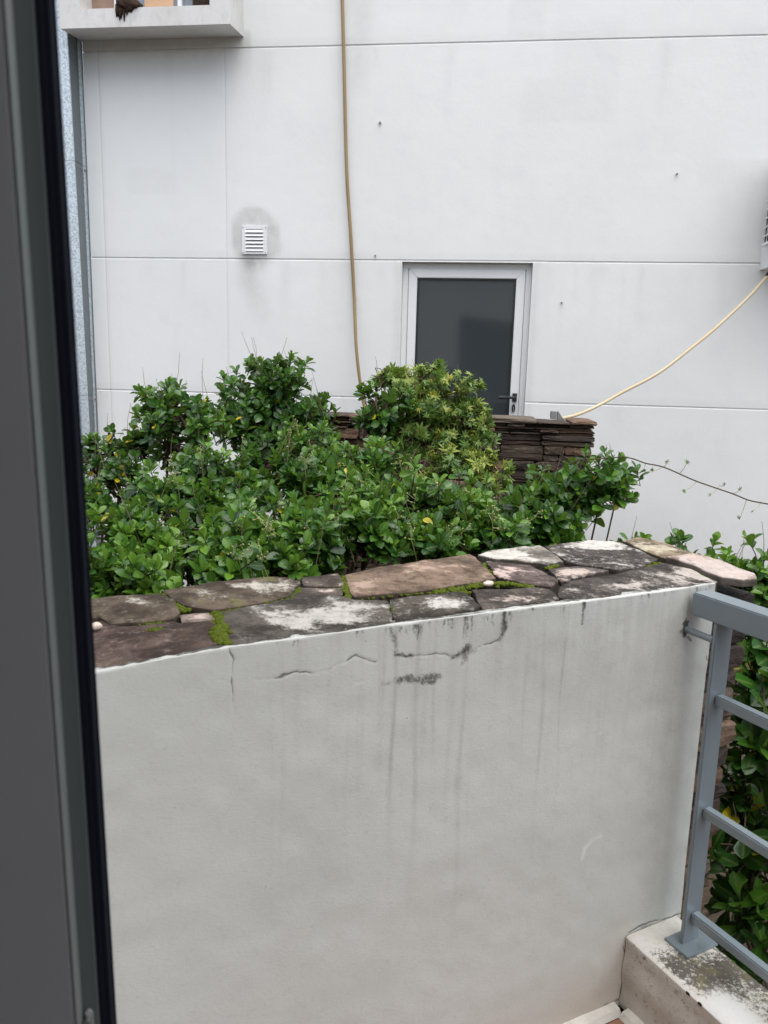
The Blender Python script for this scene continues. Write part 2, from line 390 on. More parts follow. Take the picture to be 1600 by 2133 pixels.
# ------------------------------------------------------------------ the white building across the gap
bld = empty('white_building', FAR)
tag(bld, 'white rendered building across the gap with grooved facade and dark glazed door', 'building')
UL, UR = -2.94, 3.2
GZ = [3.795, 2.380, 1.402]
DU0, DU1, DZ = -0.589, 0.333, GZ[1] - .0085
us = np.unique(np.round(np.concatenate([np.arange(UL, UR + .001, 0.03), [DU0, DU1], np.array([-.007, -.004, -.001, .002, .005]) - 2.825, np.array([-.007, -.004, -.001, .002, .005]) - 1.885]), 4))
rows = []                     # (z, w)
zt = 6.0
prof = []
for gz in GZ:
    prof += [(gz + .0062, 0.0), (gz + .0045, .0075), (gz - .0015, .0075), (gz - .0085, 0.0)]
cuts = [zt] + [p for p in prof] + [-0.5]
zs = [(zt, 0.0)]
for p in prof + [(-0.5, 0.0)]:
    z0 = zs[-1][0]; n = max(1, int((z0 - p[0]) / 0.03))
    for k in range(1, n): zs.append((z0 + (p[0] - z0) * k / n, 0.0))
    zs.append(p)
zz = np.array([z for z, w in zs]); ww = np.array([w for z, w in zs])
Ug, Zg = np.meshgrid(us, zz); Wg = np.repeat(ww[:, None], len(us), 1)
hr = np.hypot((Ug + 1.665) / 0.185, (Zg - 2.545) / np.where(Zg > 2.545, 0.20, 0.26)) + (vnoise(Ug, Zg, 9, 61) - .5) * .22
halo = smooth01((1.12 - hr) / .28) * np.where(Zg > 2.42, .40, .40 * smooth01((Zg - 2.2) / .22)) * (.9 + .5 * vnoise(Ug, Zg, 14, 62))
drip = np.exp(-((Ug + 1.67 + 0.05 * np.sin(Zg * 9)) / 0.085) ** 2) * smooth01((2.45 - Zg) / .08) * smooth01((Zg - 1.75) / .6) * 0.42
under = smooth01((Zg - 3.55) / 0.32) * ((Ug < -1.70) & (Zg < 3.9)) * 0.30  # window box's soft shade, painted on the wall below it
hose = np.exp(-((Ug + 0.93) / 0.09) ** 2) * smooth01((Zg - 3.2) / .9) * 0.25
low_tone = smooth01((0.95 - Zg) / 1.0) * 0.35  # wall tone darkens towards the ground
drs = (np.exp(-((Ug - DU0 + .02) / .03) ** 2) + np.exp(-((Ug - DU1 - .02) / .03) ** 2)) * (Zg < 2.4) * 0.22
gtop = sum(np.exp(-((Zg - gz - .02) / .02) ** 2) for gz in GZ) * 0.16
rnd_ = random.Random(12); tears = np.zeros_like(Ug)
for _ in range(34):
    u_, z_, L_, w_ = rnd_.uniform(-2.8, 2.1), rnd_.choice(GZ + [2.38]) - .01, rnd_.uniform(.15, .7), rnd_.uniform(.012, .05)
    tears = np.maximum(tears, np.exp(-((Ug - u_ + .01 * np.sin(Zg * 8 + u_)) / w_) ** 2) * (Zg < z_) * smooth01((Zg - z_ + L_) / L_) * rnd_.uniform(.06, .17))
patch = np.zeros_like(Ug)
for _ in range(9):
    u_, z_ = rnd_.uniform(-2.6, 2.0), rnd_.uniform(1.5, 4.4)
    patch = np.maximum(patch, smooth01((1.15 - np.maximum(np.abs(Ug - u_ + .03 * (vnoise(Ug, Zg, 9, 7) - .5)) / rnd_.uniform(.06, .30), np.abs(Zg - z_ + .03 * (vnoise(Ug, Zg, 9, 8) - .5)) / rnd_.uniform(.05, .22))) / .3) * rnd_.uniform(.04, .09))
stain_shade = np.clip(tears + patch + halo + drip + under + hose + low_tone + drs + gtop, 0, .85)
seam = np.maximum.reduce([np.exp(-((Ug + 2.826) / 0.0035) ** 2), 0.8 * np.exp(-((Ug + 1.886) / 0.0035) ** 2)]) * (Ug < -1.7) * (Zg < 3.86) * 0.5
Wg = Wg + seam * 0.004 + (vnoise(Ug, Zg, 1.7, 3) - .5) * 0.006
keep = ~((us[:-1][None, :] >= DU0 - 1e-4) & (us[1:][None, :] <= DU1 + 1e-4) & (zz[:-1][:, None] <= DZ + 1e-3))
Pg = FAR.o + Ug[..., None] * FAR.T + Wg[..., None] * FAR.B + Zg[..., None] * FAR.Z
grid_mesh('wall', Pg, WHITE, bld, dict(stain_shade=stain_shade, seam=seam), keep)
r = MB()                                     # door reveal (two cheeks, lintel) and the blind block behind
r.box(FAR, DU0 - .10, DU0, .004, .25, -0.5, DZ + .1).box(FAR, DU1, DU1 + .10, .004, .25, -0.5, DZ + .1)
r.box(FAR, DU0, DU1, .004, .25, DZ, DZ + .1)
r.box(FAR, UL, UL + .3, .03, .3, -.5, 6)
r.build('reveal', WHITE, bld)
MB().box(FAR, UL + .3, UR, .26, .4, -0.5, 6).build('inner_wall', WHITE, bld)

# door: fixed outer frame, moving leaf, pane, handle, lock
gu0, gu1, gz1 = -0.478, 0.226, 2.262
def frame3(fr, u0, u1, z1, wd, w0, w1, zb):
    """left, right and head members, mitred."""
    q = MB()
    def pris(pts):
        a = [fr.P(x, w0, z) for x, z in pts]; b = [fr.P(x, w1, z) for x, z in pts]
        q.add(a + b, [(0, 1, 2, 3), (7, 6, 5, 4), (0, 4, 5, 1), (1, 5, 6, 2), (2, 6, 7, 3), (3, 7, 4, 0)])
    pris([(u0, zb), (u0 + wd, zb), (u0 + wd, z1 - wd), (u0, z1)]); pris([(u1 - wd, zb), (u1, zb), (u1, z1), (u1 - wd, z1 - wd)])
    pris([(u0, z1), (u0 + wd, z1 - wd), (u1 - wd, z1 - wd), (u1, z1)]); return q
door = frame3(FAR, DU0 + .045, DU1 - .045, DZ - .042, .062, .052, .098, 0.36).build('door', ALU, bld, bevel=.004)
frame3(FAR, DU0 + .001, DU1 - .001, DZ - .001, .041, .060, .13, 0.36).build('frame', ALU, door, bevel=.003)
frame3(FAR, DU0 + .1075, DU1 - .1075, DZ - .1045, .012, .062, .085, 0.36).build('glazing_bead', BLACK, door)
MB().box(FAR, DU0 + .1, DU1 - .1, .074, .082, 0.36, DZ - .1).build('pane', GLASS, door)
h = FAR.on_w(1072, 828, .04)
hh = MB().box(FAR, h[0] - .016, h[0] + .016, .036, .052, h[2] - .030, h[2] + .030)
hh.tube([FAR.P(h[0], .05, h[2]), FAR.P(h[0], -.005, h[2]), FAR.P(h[0] - .012, -.012, h[2]), FAR.P(h[0] - .115, -.012, h[2] - .001)], .0105, 8)
hh.build('handle', BLACK, door, smooth='auto')
lk = MB(); lp = [FAR.P(h[0] - .004 + .013 * math.cos(a), .046, h[2] - .078 + .030 * math.sin(a)) for a in np.linspace(0, 2 * math.pi, 17)[:-1]]
lp2 = [p - FAR.B * .012 for p in lp]; lk.add(lp + lp2, [tuple(range(16, 32))] + [(i, (i + 1) % 16, 16 + (i + 1) % 16, 16 + i) for i in range(16)])
lk.build('lock', BLACK, door); lk2 = MB(); lk2.box(FAR, h[0] - .008, h[0] + .002, .028, .034, h[2] - .10, h[2] - .066); lk2.build('keyhole', STEEL, door)

# louvred vent
v0 = (-1.766, -1.580, 2.413, 2.608)
vt = MB().box(FAR, v0[0], v0[0] + .03, -.012, .0, v0[2], v0[3]).box(FAR, v0[1] - .03, v0[1], -.012, .0, v0[2], v0[3])
vt.box(FAR, v0[0] + .03, v0[1] - .03, -.012, .0, v0[2], v0[2] + .022).box(FAR, v0[0] + .03, v0[1] - .03, -.012, .0, v0[3] - .022, v0[3])
vent = vt.build('vent', VENTW, bld)
MB().box(FAR, v0[0] + .028, v0[1] - .028, -.003, -.001, v0[2] + .02, v0[3] - .02).build('vent_backing', DARK, vent)
for i in range(6):
    zc = v0[3] - .024 - i * .0258
    p = []
    for zt_, zb_ in ((0, 0),):
        for (w_, z_) in ((-.020, zc - .0205), (-.015, zc - .0225), (-.006, zc), (-.001, zc - .002)):
            for u_ in (v0[0] + .026, v0[1] - .026): p.append(FAR.P(u_, w_, z_))
    MB().add(p, [(0, 1, 5, 4), (2, 6, 7, 3), (0, 2, 3, 1), (4, 5, 7, 6), (0, 4, 6, 2), (1, 3, 7, 5)]).build('louver', VENTW, vent, center=True)
for u_, z_ in ((v0[0] + .009, v0[3] - .01), (v0[1] - .009, v0[3] - .01), (v0[0] + .009, v0[2] + .01), (v0[1] - .009, v0[2] + .01)):
    MB().tube([FAR.P(u_, -.012, z_), FAR.P(u_, -.015, z_)], .004, 8).build('screw', STEEL, vent, center=True)
# wall plugs left in the render
for px, py in ((792, 256), (782, 532), (1170, 630), (1410, 362)):
    a = FAR.on_w(px, py); MB().tube([FAR.P(a[0], .004, a[2]), FAR.P(a[0], -.018, a[2] - .004)], (.008 if py < 300 else .006), 7).build('anchor_plug', RUST, bld, center=True)

# projecting window box, top left
zb, zf = 3.866, 3.828
bx0, bx1, ox0, ox1, oz = -2.938, -1.746, -2.790, -1.884, 3.945
q = MB()
def slab(u0, u1, z0f, z0b, z1): q.hexa([FAR.P(u0, -.30, z0f), FAR.P(u1, -.30, z0f), FAR.P(u0, .0, z0b), FAR.P(u1, .0, z0b), FAR.P(u0, -.30, z1), FAR.P(u1, -.30, z1), FAR.P(u0, .0, z1), FAR.P(u1, .0, z1)])
slab(bx0, bx1, zf, zb, oz)
q.box(FAR, bx0, ox0, -.30, .0, oz, 5.2).box(FAR, ox1, bx1, -.30, .0, oz, 5.2).box(FAR, ox0, ox1, -.30, .0, 5.05, 5.2)
SILLW = Mat('stained_sill', 0.85, 0.25); a_ = SILLW
c = a_.mix(a_.step(a_.noise(3, 4), .3, .7), (0.66, 0.65, 0.62), (0.72, 0.71, 0.69))
c = a_.mix(a_.step(a_.noise(22, 5, 0.6, stretch=(1, 1, 0.5)), .45, .75, 0, .4), c, (0.48, 0.48, 0.47)); a_.col(c).bump(a_.noise(60, 5), .2, .006)
box = q.build('window_box', SILLW.m, bld)
MB().box(FAR, ox0, ox1, -.02, -.001, oz, 5.05).build('dark_back', DARK, box)
MB().box(FAR, ox0 + .0, ox0 + .185, -.13, -.12, oz, 5.05).build('curtain', CURTAIN, box)
for a, b in ((ox0 + .19, ox0 + .215), (ox1 - .265, ox1 - .235)): MB().box(FAR, a, b, -.19, -.13, oz, 5.05).build('mullion', ALU, box, bevel=.003)
MB().box(FAR, ox0 + .216, ox0 + .40, -.16, -.15, oz, 5.05).build('pane', WGLASS, box)
MB().box(FAR, ox0 + .40, ox1 - .30, -.17, -.155, oz, 5.05).build('peach_panel', PEACH, box)
MB().box(FAR, ox1 - .30, ox1 - .266, -.16, -.15, oz, 5.05).build('pane', WGLASS, box)
MB().box(FAR, ox1 - .234, ox1 - .155, -.16, -.15, oz, 5.05).build('pane', WGLASS, box)
q = MB()
for k in range(9): q.box(FAR, ox1 - .15 + k * .0165, ox1 - .137 + k * .0165, -.21, -.19, oz, oz + .32 + .01 * (k % 3))
q.build('dark_basket', MUD, box)

# mud clump hanging over the ledge
q = MB(); cc = FAR.on_w(264, 8, -.31)
ico = bmesh.new(); bmesh.ops.create_icosphere(ico, subdivisions=3, radius=1.0)
iv = np.array([v.co[:] for v in ico.verts]); ifc = [tuple(v.index for v in f.verts) for f in ico.faces]; ico.free()
ico = bmesh.new(); bmesh.ops.create_icosphere(ico, subdivisions=1, radius=1.0)
iv1 = np.array([v.co[:] for v in ico.verts]); if1 = [tuple(v.index for v in f.verts) for f in ico.faces]; ico.free()
def lump(q, c, r, fr, seed, amp=.25):
    d = 1 + amp * (vnoise(iv[:, 0] * 2 + iv[:, 2], iv[:, 1] * 2 - iv[:, 2], 1.6, seed) - .5) * 2 + amp * .5 * (vnoise(iv[:, 0] * 5 + iv[:, 2] * 3, iv[:, 1] * 5, 1.6, seed + 1) - .5)
    q.add([fr.P(c[0] + r[0] * x * k, c[1] + r[1] * y * k, c[2] + r[2] * z * k) for (x, y, z), k in zip(iv, d)], ifc)
lump(q, (cc[0] - .01, -.27, oz + .025), (.075, .06, .05), FAR, 5); lump(q, (cc[0] + .045, -.27, oz + .015), (.045, .05, .035), FAR, 8)
for k in range(11):
    u_ = cc[0] - .075 + k * .0105; L = random.uniform(.02, .085) if k < 8 else .03
    q.tube([FAR.P(u_, -.300, oz + .02), FAR.P(u_ + .002, -.309, oz - L * .4), FAR.P(u_ - .002, -.303, oz - L)], [.011, .009, .003], 6)
tag(q.build('mud_clump', MUD, smooth=True), 'dark brown clump of dried mud dripping over the white window ledge', 'clump')

# ------------------------------------------------------------------ galvanised duct at the building's left end
du = empty('metal_duct', Frame(FAR.P(-2.94, 0, -0.5), -7))
tag(du, 'tall galvanised sheet metal duct with spangled face beside the white building', 'duct')
def wf(z): return -0.197 + (3.84 - z) * 0.0245
e = 0.0
zl = [-.5, 1.36, 3.02, 6.0]
for i in range(3):
    z0, z1 = zl[i] + .002, zl[i + 1] - .002
    MB().hexa([FAR.P(-4.2, wf(z0), z0), FAR.P(-2.946, wf(z0), z0), FAR.P(-4.2, wf(z0) + .012, z0), FAR.P(-2.946, wf(z0) + .012, z0),
               FAR.P(-4.2, wf(z1), z1), FAR.P(-2.946, wf(z1), z1), FAR.P(-4.2, wf(z1) + .012, z1), FAR.P(-2.946, wf(z1) + .012, z1)]).build('face_panel', GALV, du)
    for (a, b, up, mt, nm) in ((0.0, 0.42, -2.945, GALV_SIDE, 'side_panel'), (0.43, 0.72, -2.952, GALV_SIDE, 'side_panel'), (0.73, 0.985, -2.948, GALV, 'corner_strip')):
        def sp_(f, z): return wf(z) * (1 - f) + .0
        p = []
        for z in (z0, z1):
            for f in (a, b):
                for uu in (up - .02, up): p.append(FAR.P(uu, sp_(f, z) + .013 * (1 - f), z))
        MB().hexa(p).build(nm, mt, du)
    for k in range(3):
        MB().tube([FAR.P(-2.947, wf(z1) * (1 - (.2, .5, .85)[k]), z1 - .03), FAR.P(-2.938, wf(z1) * (1 - (.2, .5, .85)[k]), z1 - .03)], .008, 7).build('rivet', RUST, du, center=True)
MB().box(FAR, -2.962, -2.9405, -.006, -.001, -.5, 6).build('seam_strip', GALV_SIDE, du)

# ------------------------------------------------------------------ hoses, air conditioner
def spline(pts, n=8):
    pts = [np.asarray(p, float) for p in pts]; P_ = [2 * pts[0] - pts[1]] + pts + [2 * pts[-1] - pts[-2]]; out = []
    for i in range(1, len(P_) - 2):
        p0, p1, p2, p3 = P_[i - 1:i + 3]
        for t in np.linspace(0, 1, n, endpoint=False):
            out.append(.5 * (2 * p1 + (p2 - p0) * t + (2 * p0 - 5 * p1 + 4 * p2 - p3) * t * t + (3 * p1 - p0 - 3 * p2 + p3) * t ** 3))
    return out + [pts[-1]]
pts = []
for px, py in ((709, -120), (713, 0), (717, 150), (722, 350), (730, 480), (738, 620), (745, 730), (757, 825), (775, 900), (800, 990)):
    a = FAR.on_w(px, py, -.03); pts.append(FAR.P(a[0], -.03 - (.0 if py < 700 else .05), a[2]))
tag(MB().tube(spline(pts), .0118, 8).build('hanging_hose', TAN, smooth=True), 'tan hose hanging straight down the white facade left of the door', 'hose')
cab = empty('drain_hose', FAR.P(0.69, -.9, 1.3)); tag(cab, 'pale yellow hose sagging from the wall unit down to the stone wall', 'hose')
pts = []
L = [(1600, 574), (1560, 618), (1500, 675), (1440, 725), (1370, 778), (1295, 818), (1250, 843), (1205, 863), (1170, 872)]
for i, (px, py) in enumerate(L):
    w_ = -.16 - .75 * i / (len(L) - 1); a = FAR.on_w(px, py, w_); pts.append(FAR.P(*a))
MB().tube(spline(pts), .0105, 8).build('tube', PALE, cab, smooth=True)
a = FAR.on_w(1598, 576, -.16); b = FAR.on_w(1618, 548, -.15)
MB().tube([FAR.P(*a), FAR.P(*b), FAR.P(b[0] + .03, b[1], b[2] + .09)], .017, 8).build('connector', BLACK, cab, smooth=True)

ac = empty('air_conditioner', FAR.P(2.1, -.2, 2.38)); tag(ac, 'wall mounted air conditioner with wire grille at the right edge', 'air conditioner')
a_ = FAR.on_w(1588, 513, -.10); a0, az = float(a_[0]), float(a_[2]); AW = (-.40, -.10)
MB().box(FAR, a0 + .012, a0 + .80, AW[0], AW[1], az + .012, az + .56).build('casing', flat('ac_casing', (0.5, 0.5, 0.48), .5).m, ac, bevel=.006)
MB().box(FAR, a0 + .008, a0 + .0105, AW[0] + .01, AW[1] - .01, az + .02, az + .5).build('coil', DARK, ac)
for i in range(10): MB().box(FAR, a0 - .004, a0 + .002, AW[0], AW[1], az + i * .056, az + i * .056 + (.016 if i == 0 else .007)).build('grille_bar', VENTW, ac, center=True)
for i in range(7): MB().box(FAR, a0 + .0025, a0 + .0075, AW[1] - i * .05 - .006, AW[1] - i * .05, az, az + .53).build('grille_bar', VENTW, ac, center=True)
for b_ in (.03, .66): MB().box(FAR, a0 + b_, a0 + b_ + .035, -.38, -.0, az - .14, az - .003).build('bracket', VENTW, ac)
MB().box(FAR, a0, a0 + .8, AW[0], AW[1], az + .562, az + .58).build('lid', BLACK, ac)

# ------------------------------------------------------------------ dry stone wall in the garden
def soot_attr(me, fn):
    at = me.attributes.new('soot', 'FLOAT', 'POINT'); at.data.foreach_set('value', [float(fn(v.co)) for v in me.vertices])
def stone(fr, u0, u1, z0, z1, wf_, wb, parent, name, j=.004, soot=0.0):
    """one irregular slab: outline of 10 jittered points, a chipped front rim, tapering back."""
    R = random.uniform; L = u1 - u0; H = z1 - z0
    out = [(u0, z0 + H * R(.1, .3)), (u0 + R(.0, .012), z0), (u0 + L * R(.3, .4), z0 + R(-j, j) * .5), (u0 + L * R(.6, .72), z0 + R(-j, j) * .5), (u1 - R(.0, .012), z0), (u1, z0 + H * R(.2, .4)),
           (u1 - R(0, .006), z1 - H * R(.05, .2)), (u1 - R(.004, .02), z1), (u0 + L * R(.55, .7), z1 + R(-j, j)), (u0 + L * R(.25, .4), z1 + R(-j, j)), (u0 + R(.0, .02), z1), (u0 - R(0, .004), z1 - H * R(.1, .35))]
    n = len(out); cu, cz = (u0 + u1) / 2, (z0 + z1) / 2; q = MB()
    ring = [[fr.P(x, wb, z) for x, z in out], [fr.P(x, wf_ + .0055 + R(0, .004), z) for x, z in out],
            [fr.P(cu + (x - cu) * (1 - .010 / max(L, .03)), wf_ + R(-.004, .006), cz + (z - cz) * (1 - .006 / max(H, .014))) for x, z in out]]
    vv = ring[0] + ring[1] + ring[2] + [fr.P(cu - L * .2, wf_ + R(-.006, .004), cz), fr.P(cu + L * .2, wf_ + R(-.006, .004), cz)]
    ff = []
    for k in range(2):
        for i in range(n): ff.append((k * n + i, k * n + (i + 1) % n, (k + 1) * n + (i + 1) % n, (k + 1) * n + i))
    a, b = 3 * n, 3 * n + 1
    for i in range(n):
        p, p2 = 2 * n + i, 2 * n + (i + 1) % n
        right = 3 <= i <= 7
        ff.append((p, p2, b if right else a))
    ff.append((2 * n + 3, b, a)); ff.append((2 * n + 8, a, b))
    o = q.add(vv, ff).build(name, SLATE, parent, center=True)
    at = o.data.attributes.new('soot', 'FLOAT', 'POINT'); at.data.foreach_set('value', [soot] * len(o.data.vertices)); return o

sw = empty('stone_wall', Frame(FAR.P(-.15, -1.3, -.5), -7)); tag(sw, 'rough brown dry stone wall standing before the glazed door', 'wall')
MB().box(FAR, -.94, .62, -1.255, -1.02, -.5, 1.332).build('core', MORTAR, sw)
z = 1.350; ci = 0
cheights = [.022, .019, .012, .017, .013, .060, .050, .040, .050, .056, .018, .048, .034, .060, .016, .045, .05, .028, .055, .02, .045, .05]
while z > 0.38:
    H = cheights[ci] if ci < len(cheights) else random.uniform(.025, .06)
    ur = .668 - .004 - (1.350 - z) * .05 + random.uniform(-.014, .008)
    u = -.965 + random.uniform(-.01, .02); 
    if ci == 0: u = -.965; ur = .668
    while u < ur - .02:
        Ls = random.uniform(.13, .34) if ci == 0 else random.choice([random.uniform(.09, .16), random.uniform(.15, .26), random.uniform(.24, .36)])
        if ur - (u + Ls) < .07: Ls = ur - u
        um = u + Ls / 2; zm = z - H / 2
        soot = max(smooth01(1.25 - abs(zm - 1.00) / .16) * smooth01((um - .38) / .12), .8 * smooth01((um - .05) / .1) * smooth01((.40 - um) / .1) * smooth01(1.4 - abs(zm - 1.265) / .05))
        if ci > 0 and H > .044 and random.random() < .22:
            hz = z - H * random.uniform(.4, .6)
            stone(FAR, u, u + Ls - .003, hz + .002, z - .001, -1.30 + random.uniform(-.012, .022), -1.19, sw, 'stone', soot=soot)
            stone(FAR, u, u + Ls - .003, z - H + .001, hz - .002, -1.30 + random.uniform(-.012, .022), -1.19, sw, 'stone', soot=soot)
        else:
            top = z + (random.uniform(-.008, .006) if ci == 0 else -.001)
            stone(FAR, u, u + Ls - .003, z - H + .0015, top, (-1.312 if ci == 0 else -1.30 + random.uniform(-.014, .024)), (-1.0 if ci == 0 else -1.19), sw, 'stone', soot=soot)
        u += Ls
    z -= H; ci += 1
br = empty('steel_bracket', FAR.P(.45, -.96, 1.34)); tag(br, 'grey steel bracket end showing above the stone wall', 'bracket')
MB().box(FAR, .440, .472, -.96, -.89, 1.34, 1.386).build('upright', STEELB, br, bevel=.002)
MB().hexa([FAR.P(.479, -.955, 1.335), FAR.P(.52, -.955, 1.335), FAR.P(.479, -.90, 1.335), FAR.P(.52, -.90, 1.335), FAR.P(.479, -.955, 1.384), FAR.P(.484, -.955, 1.384), FAR.P(.479, -.90, 1.384), FAR.P(.484, -.90, 1.392)]).build('gusset', STEELB, br)

# ------------------------------------------------------------------ plastered divider wall
rimpx = [(195, 1400), (330, 1374), (480, 1347), (670, 1322), (820, 1301), (1050, 1271), (1215, 1251), (1490, 1215)]
rl = np.array([NEAR.on_w(*p) for p in rimpx]); order = np.argsort(rl[:, 0])
def ztop(u): return np.interp(u, rl[order, 0], rl[order, 2])
pw = empty('divider_wall', NEAR); tag(pw, 'weathered white plastered wall topped with irregular flagstones and cracks', 'wall')
def U2(pl): return [tuple(NEAR.on_w(*p)[[0, 2]]) for p in pl]
nu = 560
uu = np.linspace(-1.515, 0.004, nu)
frac = np.linspace(0, 1, 440)
Ug, Fg = np.meshgrid(uu, frac); Zg = Fg * (ztop(Ug) - .004)
crack = np.zeros_like(Ug); mold = np.zeros_like(Ug); streak_shade = np.zeros_like(Ug); warm = np.zeros_like(Ug); scuff = np.zeros_like(Ug)
J = (vnoise(Ug, Zg, 28, 1) - .5) * .012 + (vnoise(Ug, Zg, 90, 5) - .5) * .005; J2 = (vnoise(Ug, Zg, 28, 2) - .5) * .012 + (vnoise(Ug, Zg, 90, 6) - .5) * .005
def cr_(pl, wid, amt, fade=True):
    global crack
    d, t = seg_dist(Ug + J, Zg + J2, U2(pl)); k = np.exp(-(d / (wid * (.55 + .5 * vnoise(Ug, Zg, 30, 41)))) ** 2) * amt * (1 - .55 * t if fade else 1) * np.clip(1.5 * vnoise(Ug, Zg, 26, 42) + .18, .5, 1.05); crack = np.maximum(crack, k)
def mo_(pl, wid, amt, end=.6):
    global mold
    d, t = seg_dist(Ug + J, Zg + J2, U2(pl)); mold = np.maximum(mold, np.exp(-(d / wid) ** 2) * amt * (1 - (1 - end) * t))
cr_([(484, 1355), (488, 1372), (481, 1395), (483, 1420), (489, 1440), (486, 1465), (488, 1487)], .0026, 1.1)
cr_([(455, 1418), (482, 1419)], .0018, .7); cr_([(477, 1343), (484, 1356)], .003, 1.0)
mo_([(560, 1417), (620, 1397), (680, 1396), (745, 1371)], .007, .26, 1); mo_([(825, 1368), (930, 1363), (1000, 1350), (1040, 1336)], .012, .34, .8)
cr_([(530, 1415), (560, 1417), (590, 1402), (620, 1396), (650, 1400), (680, 1395), (715, 1380), (745, 1370), (762, 1372), (780, 1379)], .0026, 1.0, False)
cr_([(655, 1400), (653, 1376)], .0018, .8); cr_([(740, 1418), (757, 1420)], .002, .7)
cr_([(820, 1368), (850, 1366), (880, 1366), (930, 1362), (970, 1360), (1000, 1350), (1040, 1336), (1047, 1318), (1050, 1300), (1058, 1278)], .0026, .85, False)
cr_([(1300, 1962), (1302, 1995), (1295, 2040), (1290, 2082)], .004, 1.15, False)
cr_([(1310, 1944), (1340, 1930), (1357, 1922), (1420, 1900)], .0035, 1.0, False)
cr_([(1200, 2124), (1250, 2098), (1290, 2080)], .003, .9, False)
mo_([(820, 1303), (822, 1335), (820, 1366)], .011, .66, .7); mo_([(822, 1366), (880, 1365)], .006, .75, .6)
mo_([(975, 1352), (972, 1378)], .016, .95, .5); mo_([(955, 1362), (990, 1358)], .013, .7, .8); mo_([(940, 1364), (985, 1358)], .008, .8, .7)
mo_([(1055, 1278), (1050, 1305), (1045, 1335)], .008, 1.0, .6); mo_([(1065, 1282), (1058, 1300)], .007, .8, .5)
mo_([(1212, 1254), (1213, 1275), (1211, 1298)], .006, .95, .6)
mo_([(797, 1425), (830, 1419)], .009, .5, 1); mo_([(835, 1418), (865, 1412), (890, 1407), (915, 1405)], .013, .78, .9); mo_([(870, 1406), (912, 1402)], .011, .66, 1); mo_([(880, 1414), (905, 1412)], .013, .7, 1)
mo_([(1428, 1300), (1426, 1322)], .010, 1.25, 1); mo_([(1418, 1312), (1424, 1318)], .008, .8, 1); mo_([(1432, 1328), (1438, 1334)], .006, .8, 1); mo_([(1428, 1290), (1426, 1300)], .005, .7, 1)
mo_([(745, 1318), (748, 1345)], .005, .5, .4); mo_([(1140, 1262), (1141, 1300)], .005, .5, .3)
mo_([(1474, 1368), (1473, 1376)], .004, .8, 1); mo_([(1303, 1985), (1296, 2030)], .010, .55, .8); mo_([(1335, 1938), (1370, 1918)], .008, .6, .6)
for i in range(46):
    px = random.uniform(840, 1050) if i < 26 else random.uniform(560, 1480)
    y0 = np.interp(px, [p[0] for p in rimpx], [p[1] for p in rimpx]) + 4
    mo_([(px, y0), (px + random.uniform(-2, 2), y0 + random.uniform(15, 70 if i < 26 else 40))], random.uniform(.0025, .006), random.uniform(.48, .85), .15)
mo_([(850, 1300), (940, 1290), (1045, 1276)], .020, .30, 1.0)
depth = ztop(Ug) - Zg
band = smooth01((depth) / .03)
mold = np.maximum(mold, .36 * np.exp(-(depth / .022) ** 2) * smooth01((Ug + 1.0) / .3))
for px, a, l in ((752, .5, .45), (820, .75, .6), (868, .75, .65), (905, .55, .35), (965, .8, .8), (985, .3, .6), (1025, .25, .3), (1095, .5, .35), (1130, .8, .6), (1148, .3, .4), (1170, .75, .62), (1230, .3, .4), (1265, .35, .5), (1300, .2, .5), (1360, .3, .5), (1400, .45, .6), (1440, .4, .8), (700, .3, .3), (640, .2, .25), *[(random.uniform(560, 1460), random.uniform(.15, .45), random.uniform(.2, .7)) for _ in range(26)]):
    u0 = NEAR.on_w(px, 1450)[0]
    k = np.exp(-((Ug - u0 + .004 * np.sin(Zg * 14 + px)) / (random.uniform(.0035, .007) * (.6 + 1.1 * vnoise(Ug, Zg, 7, int(px) % 97)))) ** 2) * a * .78 * (.35 + 1.0 * vnoise(Ug, Zg, 6, int(px) % 89)) * smooth01((l + .1 - depth) / (l * .9)); streak_shade = np.maximum(streak_shade, k)
streak_shade = np.maximum(streak_shade, .34 * smooth01((.34 - depth) / .34) * smooth01((Ug + .95) / .25))
streak_shade = np.maximum(streak_shade, .34 * smooth01((Ug + .14) / .12) * smooth01((.75 - depth) / .6) * (.3 + vnoise(Ug, Zg * .3, 16, 93)))  # railing post's shadow, painted into the plaster's right end
warm = .75 * np.exp(-(Zg / .12) ** 2) * smooth01((Ug + .95) / .5) * (.5 + vnoise(Ug, Zg, 9, 4) * .7)
warm = np.maximum(warm, .6 * np.exp(-((Ug + .20) / .07) ** 2) * smooth01((.35 - Zg) / .3))
ds, _ = seg_dist(Ug + J * .5, Zg + J2 * .5, U2([(1212, 1790), (1218, 1766), (1232, 1750), (1250, 1742)])); scuff = .55 * np.exp(-(ds / .0055) ** 2) * (.4 + vnoise(Ug, Zg, 60, 9))
Wg = (vnoise(Ug, Zg, 5, 11) - .5) * .006 + (vnoise(Ug, Zg, 22, 12) - .5) * .0018 + crack * .0012
rim = smooth01((.0035 - depth) / .002) * .6
